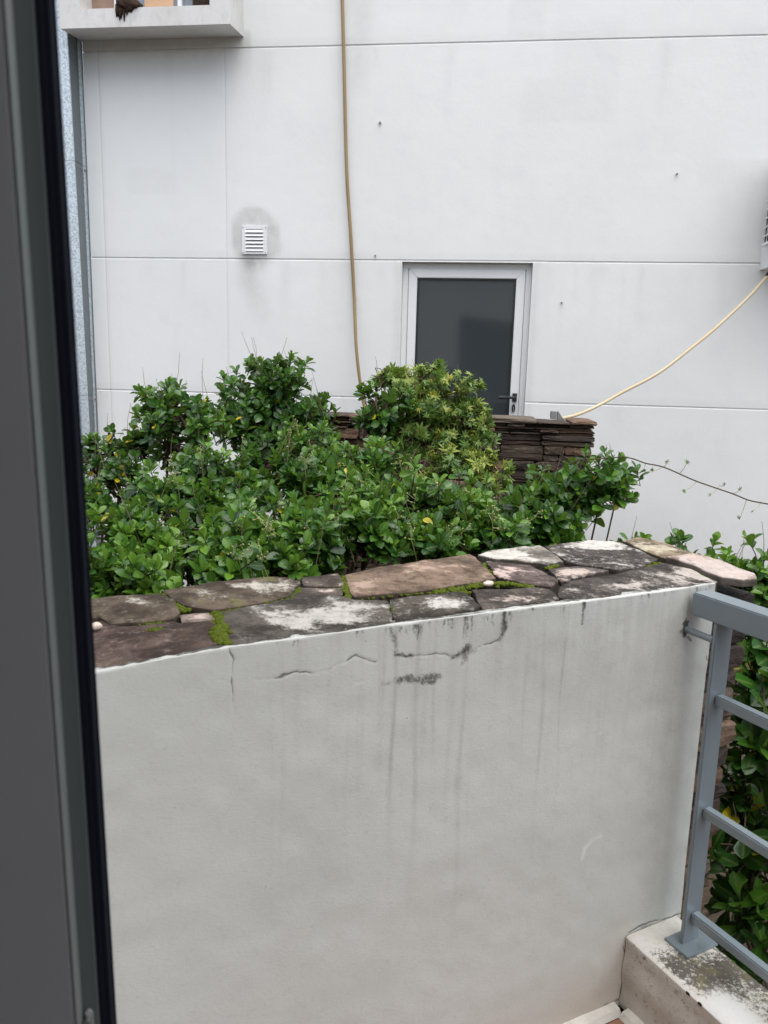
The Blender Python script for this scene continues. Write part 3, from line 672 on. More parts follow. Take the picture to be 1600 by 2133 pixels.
# roll over the top edge and run under the flagstones
rows_u = []; extra = [(-.0012, .0012, .75), (-.0002, .0030, .35), (-.001, .006, .0), (-.002, .022, .0), (-.012, .034, .0)]
P1 = NEAR.o + Ug[..., None] * NEAR.T + Wg[..., None] * NEAR.B + Zg[..., None] * NEAR.Z
A = dict(crack=crack, mold=mold, streak_shade=streak_shade, warm=warm, scuff=scuff, rim=rim)
tops = []
for dz, w_, r_ in extra:
    chip = (vnoise(uu, uu * 0, 70, 21) - .5) * .006 + (vnoise(uu, uu * 0, 18, 22) - .5) * .006
    zz_ = ztop(uu) + dz + chip * .25; wv = w_ + chip * (1 if w_ > .004 else .3)
    tops.append(NEAR.o + uu[:, None] * NEAR.T + wv[:, None] * NEAR.B + zz_[:, None] * NEAR.Z)
    for k in A: A[k] = np.vstack([A[k], (np.full((1, nu), r_) if k == 'rim' else (np.full((1, nu), .0 if w_ < .002 else .55 if w_ < .005 else .8) * (.4 + vnoise(uu, uu * 0, 25, 51))[None, :] if k in ('mold',) else np.zeros((1, nu))))])
grid_mesh('plaster', np.concatenate([P1, np.array(tops)], 0), PLASTER, pw, A)
zt_ = 1.11
MB().box(NEAR, -1.52, .004, .036, .43, -.5, 1.101).box(NEAR, .006, .115, .055, .43, -.5, 1.05).build('core', MORTAR, pw)
MB().box(NEAR, -.004, .006, .0035, .034, 0.0, 1.10).build('plaster_edge', PLASTER, pw)
# mortar fillet at its foot
MB().hexa([NEAR.P(-1.52, -.03, -.002), NEAR.P(-.21, -.03, -.002), NEAR.P(-1.52, .004, -.002), NEAR.P(-.21, .004, -.002), NEAR.P(-1.52, -.02, .012), NEAR.P(-.21, -.02, .012), NEAR.P(-1.52, .004, .016), NEAR.P(-.21, .004, .016)]).build('mortar_fillet', LEDGE, pw)

# flagstones on top, traced to the wall's top plane
def top_pt(px, py):
    z = 1.11
    for _ in range(3):
        a = NEAR.on_z(px, py, z); z = float(ztop(a[0]))
    return a
LICH = [(660, 1288, 120, 26, 1), (760, 1262, 70, 9, .8), (525, 1222, 80, 12, .8), (935, 1258, 45, 15, 1), (1050, 1155, 62, 12, 1.1), (1235, 1137, 75, 12, 1.1), (1055, 1190, 48, 13, .9), (1205, 1190, 36, 6, .9),
        (1290, 1221, 48, 8, 1), (1395, 1205, 30, 7, .8), (275, 1254, 45, 7, .8), (420, 1284, 28, 7, .9), (760, 1217, 55, 10, .8), (880, 1180, 70, 14, .5), (690, 1232, 30, 5, .8), (1480, 1190, 120, 30, 1.2), (1350, 1140, 60, 12, .9),
        (285, 1317, 30, 5, .7), (210, 1380, 20, 10, .4), (1080, 1245, 40, 9, .6), (1190, 1230, 22, 6, .7)]
def flagstone(pl, m, dz=0.0, th=.034, name='flagstone', tilt=(0, 0), label=None, gap=-.0028, over=False):
    pp = np.array([top_pt(*p)[:2] for p in pl]); c = pp.mean(0)
    if ((pp[:, 0] * np.roll(pp[:, 1], -1) - np.roll(pp[:, 0], -1) * pp[:, 1]).sum()) < 0: pp = pp[::-1]
    out = []
    for i in range(len(pp)):
        a, b = pp[i], pp[(i + 1) % len(pp)]; L = np.hypot(*(b - a)); n = max(1, int(L / .022))
        for k in range(n):
            q = a + (b - a) * k / n; nrm = np.array([b[1] - a[1], a[0] - b[0]]) / (L + 1e-9)
            out.append(q + nrm * (random.uniform(-.0035, .0035) if k else 0) - gap * nrm)
    out = np.array(out); out[:, 1] = np.where((out[:, 1] < .03) & (not over), np.maximum(out[:, 1], .0045 + .002 * np.sin(out[:, 0] * 90)), out[:, 1])
    n = len(out); vv = []; sd_ = random.randint(0, 999)
    def Z(p, e): return float(ztop(p[0])) + dz + tilt[0] * (p[0] - c[0]) + tilt[1] * (p[1] - c[1]) + e + (vnoise(np.array([p[0]]), np.array([p[1]]), 11, sd_)[0] - .5) * .005 + (vnoise(np.array([p[0]]), np.array([p[1]]), 40, sd_ + 1)[0] - .5) * .0025
    ext = max(np.ptp(pp[:, 0]), np.ptp(pp[:, 1]))
    s1 = 1 - .010 / max(ext, .05); 
    def shr(d):     # move towards the centroid by about d metres
        v_ = out - c; l = np.hypot(v_[:, 0], v_[:, 1])[:, None]; return out - v_ / (l + 1e-9) * np.minimum(d, l * .5)
    rings = [(out, -th), (out, -.005), (shr(.0012), -.0012), (shr(.005), .0002)]
    for fsc in (.9, .78, .64, .5, .35, .18): rings.append((c + (shr(.005) - c) * fsc, .0008))
    for rg, e_ in rings:
        for p in rg:
            vv.append(NEAR.P(p[0], p[1], (float(ztop(p[0])) + dz + e_ + tilt[0] * (p[0] - c[0]) + tilt[1] * (p[1] - c[1])) if e_ == -th else Z(p, e_)))
    vv.append(NEAR.P(c[0], c[1], Z(c, .0015))); ff = []
    for k in range(len(rings) - 1):
        for i in range(n): ff.append((k * n + i, k * n + (i + 1) % n, (k + 1) * n + (i + 1) % n, (k + 1) * n + i))
    k = (len(rings) - 1) * n
    for i in range(n): ff.append((k + i, k + (i + 1) % n, len(vv) - 1))
    ff.append(tuple(range(n))[::-1])
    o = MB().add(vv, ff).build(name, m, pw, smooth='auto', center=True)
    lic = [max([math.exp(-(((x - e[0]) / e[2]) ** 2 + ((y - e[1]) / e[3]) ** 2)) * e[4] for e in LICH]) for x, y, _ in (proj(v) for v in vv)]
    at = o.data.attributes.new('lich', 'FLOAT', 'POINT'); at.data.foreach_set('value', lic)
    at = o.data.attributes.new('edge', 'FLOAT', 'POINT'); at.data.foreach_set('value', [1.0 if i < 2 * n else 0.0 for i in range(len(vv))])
    if label: o['label'] = label
    return o
BR, DK, PK, WT = (0.104, 0.080, 0.058), (0.068, 0.058, 0.046), (0.27, 0.185, 0.13), (0.52, 0.49, 0.42)
LP = (0.56, 0.46, 0.40)
FS = [
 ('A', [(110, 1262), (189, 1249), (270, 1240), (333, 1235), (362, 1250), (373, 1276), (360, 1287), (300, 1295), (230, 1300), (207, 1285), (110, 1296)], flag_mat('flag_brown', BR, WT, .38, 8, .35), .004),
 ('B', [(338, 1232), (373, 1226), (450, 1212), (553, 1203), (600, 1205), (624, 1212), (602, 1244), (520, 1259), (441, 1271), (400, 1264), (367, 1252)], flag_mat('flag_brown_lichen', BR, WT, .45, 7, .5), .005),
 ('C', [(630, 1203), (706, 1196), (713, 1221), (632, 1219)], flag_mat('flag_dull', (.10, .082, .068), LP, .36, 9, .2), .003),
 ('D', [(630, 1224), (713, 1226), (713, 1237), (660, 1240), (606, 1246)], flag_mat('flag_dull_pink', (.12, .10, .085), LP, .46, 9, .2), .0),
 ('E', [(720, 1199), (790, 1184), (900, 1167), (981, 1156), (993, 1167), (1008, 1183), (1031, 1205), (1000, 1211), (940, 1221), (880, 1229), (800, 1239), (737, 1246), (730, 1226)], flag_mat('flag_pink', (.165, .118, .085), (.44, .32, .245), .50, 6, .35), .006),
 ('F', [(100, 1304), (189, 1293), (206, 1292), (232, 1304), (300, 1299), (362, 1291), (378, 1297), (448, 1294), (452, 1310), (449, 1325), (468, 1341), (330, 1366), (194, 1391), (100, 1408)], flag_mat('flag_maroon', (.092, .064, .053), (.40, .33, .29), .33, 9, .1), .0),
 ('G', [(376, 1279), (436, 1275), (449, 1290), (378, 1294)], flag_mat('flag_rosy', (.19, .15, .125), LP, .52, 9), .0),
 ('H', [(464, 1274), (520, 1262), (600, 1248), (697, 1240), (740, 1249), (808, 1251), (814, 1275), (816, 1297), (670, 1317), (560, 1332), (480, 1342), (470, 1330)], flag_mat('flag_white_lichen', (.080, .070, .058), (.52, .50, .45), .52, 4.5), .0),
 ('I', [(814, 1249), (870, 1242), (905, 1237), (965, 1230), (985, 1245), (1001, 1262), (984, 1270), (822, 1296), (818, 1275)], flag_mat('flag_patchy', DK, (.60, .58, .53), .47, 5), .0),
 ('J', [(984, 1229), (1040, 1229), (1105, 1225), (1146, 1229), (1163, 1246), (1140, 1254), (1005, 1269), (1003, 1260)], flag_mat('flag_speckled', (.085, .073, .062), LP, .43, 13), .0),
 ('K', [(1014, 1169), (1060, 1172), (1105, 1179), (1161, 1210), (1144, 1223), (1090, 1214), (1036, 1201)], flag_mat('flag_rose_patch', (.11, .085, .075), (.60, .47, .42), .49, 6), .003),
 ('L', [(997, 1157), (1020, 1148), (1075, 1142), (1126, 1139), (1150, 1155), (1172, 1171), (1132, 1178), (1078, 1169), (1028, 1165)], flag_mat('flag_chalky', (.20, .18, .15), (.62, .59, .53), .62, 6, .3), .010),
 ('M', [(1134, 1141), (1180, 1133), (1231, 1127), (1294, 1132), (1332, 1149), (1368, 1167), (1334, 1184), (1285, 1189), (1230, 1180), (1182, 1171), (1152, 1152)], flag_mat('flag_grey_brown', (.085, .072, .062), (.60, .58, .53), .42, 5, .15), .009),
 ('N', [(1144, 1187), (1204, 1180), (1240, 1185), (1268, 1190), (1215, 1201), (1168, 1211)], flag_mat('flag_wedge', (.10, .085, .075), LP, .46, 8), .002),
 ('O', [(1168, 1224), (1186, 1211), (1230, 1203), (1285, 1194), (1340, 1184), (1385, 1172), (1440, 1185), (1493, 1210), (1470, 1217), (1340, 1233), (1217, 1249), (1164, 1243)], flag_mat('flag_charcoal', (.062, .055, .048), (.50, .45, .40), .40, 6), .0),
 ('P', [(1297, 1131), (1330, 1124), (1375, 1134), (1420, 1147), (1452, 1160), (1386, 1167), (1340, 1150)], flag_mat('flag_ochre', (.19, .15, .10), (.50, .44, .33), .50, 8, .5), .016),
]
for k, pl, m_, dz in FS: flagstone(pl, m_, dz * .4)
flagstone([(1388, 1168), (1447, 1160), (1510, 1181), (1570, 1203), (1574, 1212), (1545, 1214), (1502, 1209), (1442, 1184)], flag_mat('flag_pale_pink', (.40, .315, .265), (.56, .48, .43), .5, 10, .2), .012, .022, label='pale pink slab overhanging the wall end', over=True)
# stones of the rough outer end, beyond the plaster
z = 1.068; k = 0
while z > -.4:
    H = random.choice([.05, .065, .08, .06, .035]); e_ = .165 - (1.05 - z) * .02 + random.uniform(-.02, .015)
    if k == 0: H, e_ = .045, .175
    stone(NEAR, .008, e_, z - H, z - .003, .02 + random.uniform(-.01, .015), .30, pw, 'cladding_stone', .006)
    z -= H; k += 1
# moss in the joints
q = MB()
def moss(pl, wid, n, r=(.003, .007), lift=.0):
    pp = np.array([top_pt(*p)[:2] for p in pl]); sl_ = np.hypot(*(np.diff(pp, axis=0).T)); cs = np.concatenate([[0], np.cumsum(sl_)])
    for _ in range(n):
        t = random.uniform(0, cs[-1]); c = np.array([np.interp(t, cs, pp[:, 0]), np.interp(t, cs, pp[:, 1])]) + np.array([random.gauss(0, wid), random.gauss(0, wid)])
        rr = random.uniform(*r); zz_ = float(ztop(c[0])) - .004 + lift
        q.add([NEAR.P(c[0] + rr * x * random.uniform(.8, 1.2), c[1] + rr * y, zz_ + rr * .85 * w_ * random.uniform(.7, 1.3)) for x, y, w_ in iv1], if1)
moss([(453, 1276), (458, 1286), (454, 1296)], .006, 90); moss([(458, 1303), (456, 1318), (462, 1334), (470, 1340)], .006, 150, (.003, .0085), .004)
moss([(436, 1275), (460, 1272), (520, 1262)], .003, 50, (.002, .004)); moss([(560, 1254), (600, 1247), (615, 1236), (624, 1222)], .004, 60)
moss([(714, 1199), (720, 1222), (727, 1243)], .004, 110); moss([(737, 1247), (860, 1234), (905, 1232)], .003, 40, (.002, .004))
moss([(905, 1232), (945, 1226), (1000, 1217), (1030, 1213)], .008, 170, (.002, .007), .001); moss([(1030, 1213), (1060, 1214), (1110, 1221)], .006, 120, (.002, .007), .001); moss([(940, 1230), (975, 1232)], .006, 50, (.002, .006))
moss([(1008, 1172), (1013, 1182), (1030, 1203)], .003, 35); moss([(1345, 1184), (1362, 1172), (1372, 1170)], .006, 70); moss([(1440, 1186), (1480, 1201)], .006, 30, (.002, .004))
moss([(365, 1253), (376, 1266), (392, 1267)], .006, 60); moss([(300, 1298), (340, 1294)], .003, 30, (.002, .004)); moss([(310, 1312), (345, 1310)], .004, 24, (.002, .004), .004)
moss([(818, 1250), (819, 1275)], .003, 22, (.002, .005)); moss([(1140, 1182), (1160, 1176)], .003, 24); moss([(340, 1233), (352, 1242)], .003, 20)
ms = q.build('moss', MOSS, pw, smooth=True); ms['kind'] = 'stuff'
# loose pebbles on top
def pebble(px, py, r, label, lift):
    a = top_pt(px, py); q = MB(); lump(q, (a[0], a[1], float(ztop(a[0])) + lift), r, NEAR, int(px), .15)
    return tag(q.build('pebble', SHELL, smooth=True), label, 'pebble', 'pebbles on the flagstones')
pebble(200, 1315, (.011, .008, .007), 'cream shell-like pebble on the brown flagstone beside the door edge', .010)
pebble(1017, 1222, (.013, .008, .007), 'small whitish pebble lying in the moss strip between flagstones', .007)

# ------------------------------------------------------------------ ledge and handrail
lg = empty('balcony_kerb', NEAR); tag(lg, 'low white kerb stained with black mould under the railing', 'kerb')
prof = [(-.192, -.0)] + [(-.192 + .004 * math.sin(k), zz_) for k, zz_ in enumerate(np.linspace(.02, .19, 10))] + [(-.190, .197), (-.184, .2005)] + [(u_, .2015) for u_ in np.linspace(-.17, -.02, 18)] + [(-.012, .199), (-.006, .192), (-.005, .0), (-.005, -.5)]
wv = np.linspace(-.001, -3.2, 420); wv = -.001 - 3.2 * (np.linspace(0, 1, 420) ** 1.6)
Pu = np.array([p[0] for p in prof]); Pz = np.array([p[1] for p in prof])
Wl, Ul = np.meshgrid(wv, Pu); _, Zl = np.meshgrid(wv, Pz)
nz = (vnoise(Wl, Ul + Zl, 12, 31) - .5) * .006
Pl = NEAR.o + (Ul + nz * (np.abs(Zl - .2) > .01))[..., None] * NEAR.T + Wl[..., None] * NEAR.B + (Zl + nz * .5 * (Zl > .19))[..., None] * NEAR.Z
topm = Zl > .19
clean = smooth01((-.20 - Wl) / .06) * smooth01((-.085 - Ul) / .05)
mold = np.where(topm, .95 * (.25 + 1.0 * vnoise(Wl, Ul, 16, 71)) * smooth01((-.03 - Wl) / .05) * (1 - .95 * clean) * smooth01((Ul + .195) / .035), .10 + .30 * smooth01((Zl - .12) / .08) * vnoise(Wl, Zl, 15, 33))
mold = mold * np.where(topm & (Wl > -.05), .5, 1)
scf = np.where(topm, clean * .8, .35 * vnoise(Wl, Zl, 10, 35) * (Wl < -.1))
wrm = np.where(topm, .1, .4 * np.exp(-((Wl + .02) / .03) ** 2) + .3 * smooth01((.06 - Zl) / .06))
grid_mesh('kerb_body', Pl, LEDGE, lg, dict(mold=mold, scuff=scf, warm=wrm))
MB().hexa([NEAR.P(-.222, -3.2, -.002), NEAR.P(-.19, -3.2, -.002), NEAR.P(-.222, -.031, -.002), NEAR.P(-.19, -.031, -.002), NEAR.P(-.212, -3.2, .012), NEAR.P(-.19, -3.2, .016), NEAR.P(-.212, -.031, .012), NEAR.P(-.19, -.031, .016)]).build('mortar_fillet', LEDGE, lg)
for px, py in ((1433, 2067), (1455, 2090)):
    a = NEAR.on_z(px, py, .2); q = MB(); lump(q, (-.190, a[1], .196), (.002, .006, .004), NEAR, px, .3); q.build('chip', MORTAR, lg, smooth=True, center=True)

rl_ = empty('balcony_railing', NEAR.P(-.06, -.085, .2)); tag(rl_, 'blue grey painted steel balcony railing with thick square top rail', 'railing')
MB().box(NEAR, -.092, -.035, -3.2, -.014, 1.046, 1.102).build('top_rail', RAIL, rl_, bevel=.003, seg=2)
MB().box(NEAR, -.090, -.034, -.090, -.080, .206, 1.046).build('post', RAIL, rl_, bevel=.0015)
MB().box(NEAR, -.113, -.004, -.126, -.052, .2005, .2075).build('base_plate', RAIL, rl_, bevel=.0015)
for zt__ in (.868, .578, .292):
    MB().box(NEAR, -.072, -.047, -3.2, -.0905, zt__ - .026, zt__).build('rail_bar', RAIL, rl_, bevel=.003, center=True)
MB().tube([NEAR.P(-.084, .006, 1.003), NEAR.P(-.084, -.0805, 1.003)], .0085, 12).build('wall_stub', RAIL, rl_, smooth='auto')

# ------------------------------------------------------------------ own house: facade, room, sliding door edge
hs = empty('house_wall', HOME); tag(hs, kind='structure')
q = MB(); q.box(HOME, -.22, .0, .66, 1.75, -.5, 5.6).box(HOME, -.22, .0, -5, -1.1, -.5, 5.6).box(HOME, -.22, .0, -1.1, .66, 2.38, 5.6); q.build('facade', HOUSE, hs)
q = MB(); q.box(HOME, -3.4, -.22, -3, 2.2, -.12, -.004).build('room_floor', ROOM, hs)
q = MB(); q.box(HOME, -3.5, -3.4, -3, 2.2, -.12, 2.7).box(HOME, -3.4, -.22, -3.1, -3, -.12, 2.7).box(HOME, -3.4, -.22, 2.2, 2.3, -.12, 2.7).build('room_wall', ROOM, hs)
MB().box(HOME, -3.4, -.22, -3, 2.2, 2.7, 2.8).build('room_ceiling', ROOM, hs)

sdr = empty('sliding_door', (-.215, .52, 0)); tag(sdr, 'blurred grey sliding door edge with black brush seal close to the camera', 'door')
sdr.rotation_euler = (0, rad(-.85), 0)
sdr.matrix_world = Matrix.Translation(Vector((-.215, .52, 1.5))) @ Matrix.Rotation(rad(-.85), 4, 'Y') @ Matrix.Translation(Vector((0, 0, -1.5)))
MW[sdr] = Matrix.Translation(Vector((-.215, .52, 0)))        # children are laid out upright, then lean with the root
Q = Frame([0, 0, 0], 0)
MB().box(Q, -.30, -.2275, .500, .5095, -.0, 2.35).build('stile', GREYP, sdr, bevel=.003)
MB().hexa([Q.P(-.2275, .5005, 0), Q.P(-.2250, .503, 0), Q.P(-.2275, .509, 0), Q.P(-.2262, .509, 0), Q.P(-.2275, .5005, 2.35), Q.P(-.2250, .503, 2.35), Q.P(-.2275, .509, 2.35), Q.P(-.2262, .509, 2.35)]).build('edge_strip', STRIP, sdr)
MB().box(Q, -.2600, -.2150, .510, .535, 0, 2.35).build('side_channel', DARKG, sdr)
MB().box(Q, -.2600, -.2115, .5355, .5365, 0, 2.35).box(Q, -.2149, -.2110, .512, .530, 0, 2.35).box(Q, -.2109, -.2068, .514, .520, 0, 2.35).build('brush_seal', RUBBER, sdr)
lt = MB(); lt.box(Q, -.2235, -.2180, .5045, .5098, 1.03, 1.115).build('latch', GREYP, sdr, bevel=.0015)
MB().tube([Q.P(-.2205, .5045, 1.108), Q.P(-.2205, .5015, 1.108)], .0028, 8).build('latch_screw', STEEL, sdr)
MB().box(Q, -.2885, -.2865, .4985, .4998, 0, 1.36).build('stile_groove', DARKG, sdr)

# ------------------------------------------------------------------ plants
def leaf_shape(kind, tint, curl, fold):
    """vertices (x across, y along, z up), faces, rib weight per vertex; unit length."""
    if kind == 'obovate': ts, hw = [0, .18, .42, .68, .88, 1.0], [.035, .12, .22, .285, .20, .03]
    else: ts, hw = [0, .25, .55, .8, 1.0], [.012, .105, .135, .075, .006]
    v, rib, f = [], [], []
    for t, h in zip(ts, hw):
        z = -curl * t * t
        for sx in (-1, -.5, 0, .5, 1):
            if sx in (-.5, .5) : continue
            v.append((sx * h, t, z + abs(sx) * h * fold)); rib.append(1.0 if sx == 0 else 0.0)
    n = len(ts)
    for i in range(n - 1):
        for k in range(2): f.append((3 * i + k, 3 * i + k + 1, 3 * i + k + 4, 3 * i + k + 3))
    return np.array(v), f, np.array(rib)
def palmate_shape(curl, fold, rng):
    V, Fc, Rb = [], [], []
    for k in range(5):
        v, f, rb = leaf_shape('lance', 0, curl * rng.uniform(.5, 1.5), fold); a = (k - 2) * .72 + rng.uniform(-.12, .12); L = (.72, .92, 1.0, .9, .7)[k] * rng.uniform(.85, 1.1)
        v = v * L; x = v[:, 0] * math.cos(a) + v[:, 1] * math.sin(a); y = -v[:, 0] * math.sin(a) + v[:, 1] * math.cos(a)
        v = np.stack([x, y, v[:, 2] + rng.uniform(-.05, .05) * v[:, 1]], 1); b = sum(len(q) for q in V); V.append(v); Rb.append(rb); Fc += [tuple(i + b for i in q) for q in f]
    return np.concatenate(V), Fc, np.concatenate(Rb)
rr = random.Random(3)
VAR = {'shrub': [], 'vine': []}
def add_var(kind, V, f, rb, tint, mat_):
    me = bpy.data.meshes.new('leaf'); me.from_pydata(V.tolist(), [], f); me.update()
    me.polygons.foreach_set('use_smooth', [True] * len(me.polygons)); me.materials.append(mat_)
    for nm, a in (('tint', np.full(len(V), tint)), ('rib', rb)):
        at = me.attributes.new(nm, 'FLOAT', 'POINT'); at.data.foreach_set('value', a.astype(np.float32))
    VAR[kind].append((V, f, rb, tint, me))
TI = [.02, .12, .22, .30, .38, .46, .55, .64, .74, .86, .97]
for t in TI:
    for k in range(3):
        V, f, rb = leaf_shape('obovate', t, rr.uniform(-.05, .28), rr.uniform(.1, .5)); add_var('shrub', V, f, rb, t, LEAF)
for t in (.05, .25, .4, .55, .7, .85, .97):
    for k in range(3):
        V, f, rb = palmate_shape(rr.uniform(.1, .4), rr.uniform(.1, .5), rr); add_var('vine', V, f, rb, t, VLEAF)
def pick(kind, tint):
    arr = VAR[kind]; ts = sorted(set(a[3] for a in arr)); i = min(range(len(ts)), key=lambda k: abs(ts[k] - tint)); return i * 3 + random.randrange(3)

def nrm(v): return v / (np.linalg.norm(v) + 1e-12)
PLANTS = []
def plant(name, label, cat, base, blobs, kind='shrub', size=.064, tint=(.2, .7), yellow=.01, per=(7, 11), dens=1.0, twigs=8, up=.85, tw_h=.16, stalks=0, trunk_r=.014, group=None):
    """blobs: (px, py, rx px, ry px, depth m, depth radius m, tips)."""
    if kind == 'shrub' and name != 'railing_shrub': size *= .87; dens *= 1.18; tint = (max(0, tint[0] - .06), tint[1] - .05); yellow *= .5 if yellow < .03 else 1
    root = empty(name, base); tag(root, label, cat, group or ('shrubs growing in the planting strip' if cat == 'shrub' else None))
    base = np.array(base, float); wood = MB(); leaves = []; twl = []
    for (px, py, rx, ry, Y, rd, nt) in blobs:
        c = at_depth(px, py, Y); RX, RZ = rx * Y / F, ry * Y / F
        hub = c + np.array([0, 0, -RZ * .55])
        mid = (base + hub) / 2 + np.array([random.uniform(-.08, .08), random.uniform(-.05, .05), .05])
        tr_ = trunk_r * min(1, .35 + nt / 60); wood.tube(spline([base + np.array([random.uniform(-.04, .04), random.uniform(-.04, .04), 0]), mid, hub], 4), list(np.linspace(tr_, tr_ * .55, 9)), 5)
        subs = []
        for k in range(max(3, nt // 9)):
            d = nrm(RNG.normal(size=3) * np.array([1, .7, .8]) + np.array([0, 0, .35])); s_ = c + d * np.array([RX, rd, RZ]) * random.uniform(.3, .55)
            subs.append(s_); wood.tube([hub, (hub + s_) / 2 + np.array([0, 0, -.02]), s_], [trunk_r * .5, trunk_r * .42, trunk_r * .3], 4)
        for k in range(int(nt * dens * 1.38)):
            if k % 5 == 0 or k == 0:          # a new spray of twigs
                d = nrm(RNG.normal(size=3))
                if d[2] < -.45 and random.random() < .6: d[2] *= -1
                rr_ = (random.uniform(.40, 1.0) ** .6) * (.80 + .48 * float(vnoise(d[0:1] + py * .01, d[2:3] + px * .01, 2.6, 77)[0]))
                sc_ = c + d * np.array([RX, rd, RZ]) * rr_; stint = random.uniform(*tint)
            p = sc_ + RNG.normal(size=3) * np.array([.036, .036, .030]) * (size / .064) * random.choice([.8, 1.0, 1.35])
            s_ = min(subs, key=lambda q_: ((q_ - p) ** 2).sum())
            ax = nrm(d * .7 + np.array([0, -.18, up]) + RNG.normal(size=3) * .28)
            p0 = p - ax * random.uniform(.05, .09)
            wood.tube([s_, (s_ + p0) / 2 + RNG.normal(size=3) * .008, p0, p], [trunk_r * .26, .0028, .0022, .0014], 4, False)
            e1 = nrm(np.cross(ax, np.array([.3, .8, .2]))); e2 = np.cross(ax, e1); ph = random.uniform(0, 6.28); nl = random.randint(*per)
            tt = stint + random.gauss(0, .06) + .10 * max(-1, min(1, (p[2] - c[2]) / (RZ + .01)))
            for i in range(nl):
                fr_ = i / max(1, nl - 1)
                be = rad(20 + 62 * fr_ + random.gauss(0, 15)); az = ph + i * 2.4 + random.gauss(0, .15); rd_ = math.cos(az) * e1 + math.sin(az) * e2
                if kind == 'vine': be = rad(random.uniform(30, 120))
                dr = math.cos(be) * ax + math.sin(be) * rd_; nn = math.sin(be) * ax - math.cos(be) * rd_
                rollv = random.gauss(0, .42); nn = nrm(nn + rollv * np.cross(dr, nn)); xx = np.cross(dr, nn)
                L = size * random.choice([random.uniform(.5, .8), random.uniform(.75, 1.1), random.uniform(.85, 1.22)]) * (.66 + .42 * fr_)
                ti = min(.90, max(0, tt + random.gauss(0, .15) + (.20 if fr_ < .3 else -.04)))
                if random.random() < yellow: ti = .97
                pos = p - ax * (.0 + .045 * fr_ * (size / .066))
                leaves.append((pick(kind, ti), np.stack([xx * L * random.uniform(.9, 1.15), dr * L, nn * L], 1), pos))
    for (px, py, rx, ry, Y, rd, nt) in blobs:
        for k in range(max(1, int(twigs * nt / 85))):
            c = at_depth(px, py, Y); a_ = random.uniform(-1, 1); top = c + np.array([a_ * rx * Y / F, random.uniform(-.6, .6) * rd, math.sqrt(max(.05, 1 - a_ * a_)) * ry * Y / F * random.uniform(.75, 1)])
            dv = nrm(np.array([random.gauss(a_ * .35, .25), random.gauss(-.1, .2), 1])); L = random.uniform(.5, 1.2) * tw_h
            twl.append([top - dv * .08, top + dv * L * .5 + RNG.normal(size=3) * .004, top + dv * L])
    PLANTS.append(dict(root=root, kind=kind, leaves=leaves, mat=VLEAF if kind == 'vine' else LEAF))
    wood.build('branches', BARK, root, smooth=True)
    for t in twl: MB().tube(t, [.0013, .0010, .0006], 4).build('twig', TWIG, root, center=True)
    for k in range(stalks):
        (px, py, rx, ry, Y, rd, nt) = blobs[k % len(blobs)]
        c = at_depth(px + random.uniform(-.7, .7) * rx, py + random.uniform(-.5, .3) * ry, Y) + np.array([0, -rd * .85, 0]); q = MB()
        dv = nrm(np.array([random.gauss(0, .5), -.3, 1])); tip = c + dv * random.uniform(.07, .13); q.tube([c - dv * .06, (c + tip) / 2 + RNG.normal(size=3) * .006, tip], [.0018, .0015, .0010], 4)
        for j in range(random.randint(4, 7)):
            b0 = c + (tip - c) * random.uniform(.35, 1); b1 = b0 + nrm(RNG.normal(size=3) + dv) * random.uniform(.015, .035); q.tube([b0, b1], [.0010, .0008], 3)
            q.add([b1 + .0036 * x for x in iv1], if1)
        q.build('flower_stalk', STALK, root, center=True)
    return root
GZ0 = -.5
def gb(px, Y, dy=0): p = at_depth(px, 1000, Y); return (float(p[0]), float(p[1] + dy), GZ0)

plant('tall_shrub', 'tallest dark green shrub, its rounded top rising against the white facade', 'shrub', gb(570, 3.95),
      [(570, 795, 60, 48, 3.95, .16, 42), (500, 860, 66, 62, 3.95, .2, 60), (590, 870, 80, 66, 3.95, .22, 80), (648, 868, 34, 34, 3.9, .12, 22), (540, 930, 80, 50, 3.9, .2, 34), (660, 925, 40, 34, 3.85, .14, 18)], tint=(.08, .42), yellow=.006, twigs=9)
plant('upright_shrub', 'mid green shrub with a square leafy top left of the tallest shrub', 'shrub', gb(380, 3.6),
      [(352, 838, 40, 36, 3.6, .12, 24), (395, 875, 78, 52, 3.6, .18, 60), (370, 925, 60, 34, 3.55, .16, 22)], tint=(.25, .62), twigs=9)
plant('loose_shrub', 'loose shrub with scattered yellow leaves beside the metal duct', 'shrub', gb(240, 3.7),
      [(250, 930, 50, 36, 3.7, .16, 24), (300, 940, 40, 45, 3.65, .14, 20), (200, 960, 46, 46, 3.6, .16, 26), (250, 1010, 95, 55, 3.5, .2, 56), (215, 1060, 70, 40, 3.3, .2, 28)], tint=(.1, .52), yellow=.035, twigs=8, dens=.8, size=.058)
plant('low_shrub', 'bright green low shrub at the far left against the flagstones', 'shrub', gb(260, 2.35),
      [(250, 1120, 80, 46, 2.5, .13, 46), (310, 1160, 70, 48, 2.35, .13, 42), (230, 1200, 80, 46, 2.2, .13, 42), (290, 1215, 70, 34, 2.1, .09, 26)], size=.057, tint=(.42, .85), yellow=.004, twigs=4)
plant('spreading_shrub', 'wide open shrub with white wall showing through its leaves', 'shrub', gb(450, 3.15),
      [(420, 985, 80, 50, 3.2, .18, 50), (350, 1040, 90, 55, 3.1, .18, 56), (480, 1050, 90, 50, 3.05, .18, 50), (400, 1100, 80, 45, 2.9, .18, 42), (620, 1000, 70, 55, 3.2, .16, 40), (540, 970, 60, 40, 3.4, .14, 22)], tint=(.12, .58), yellow=.008, twigs=5, stalks=8, dens=.85, size=.060)
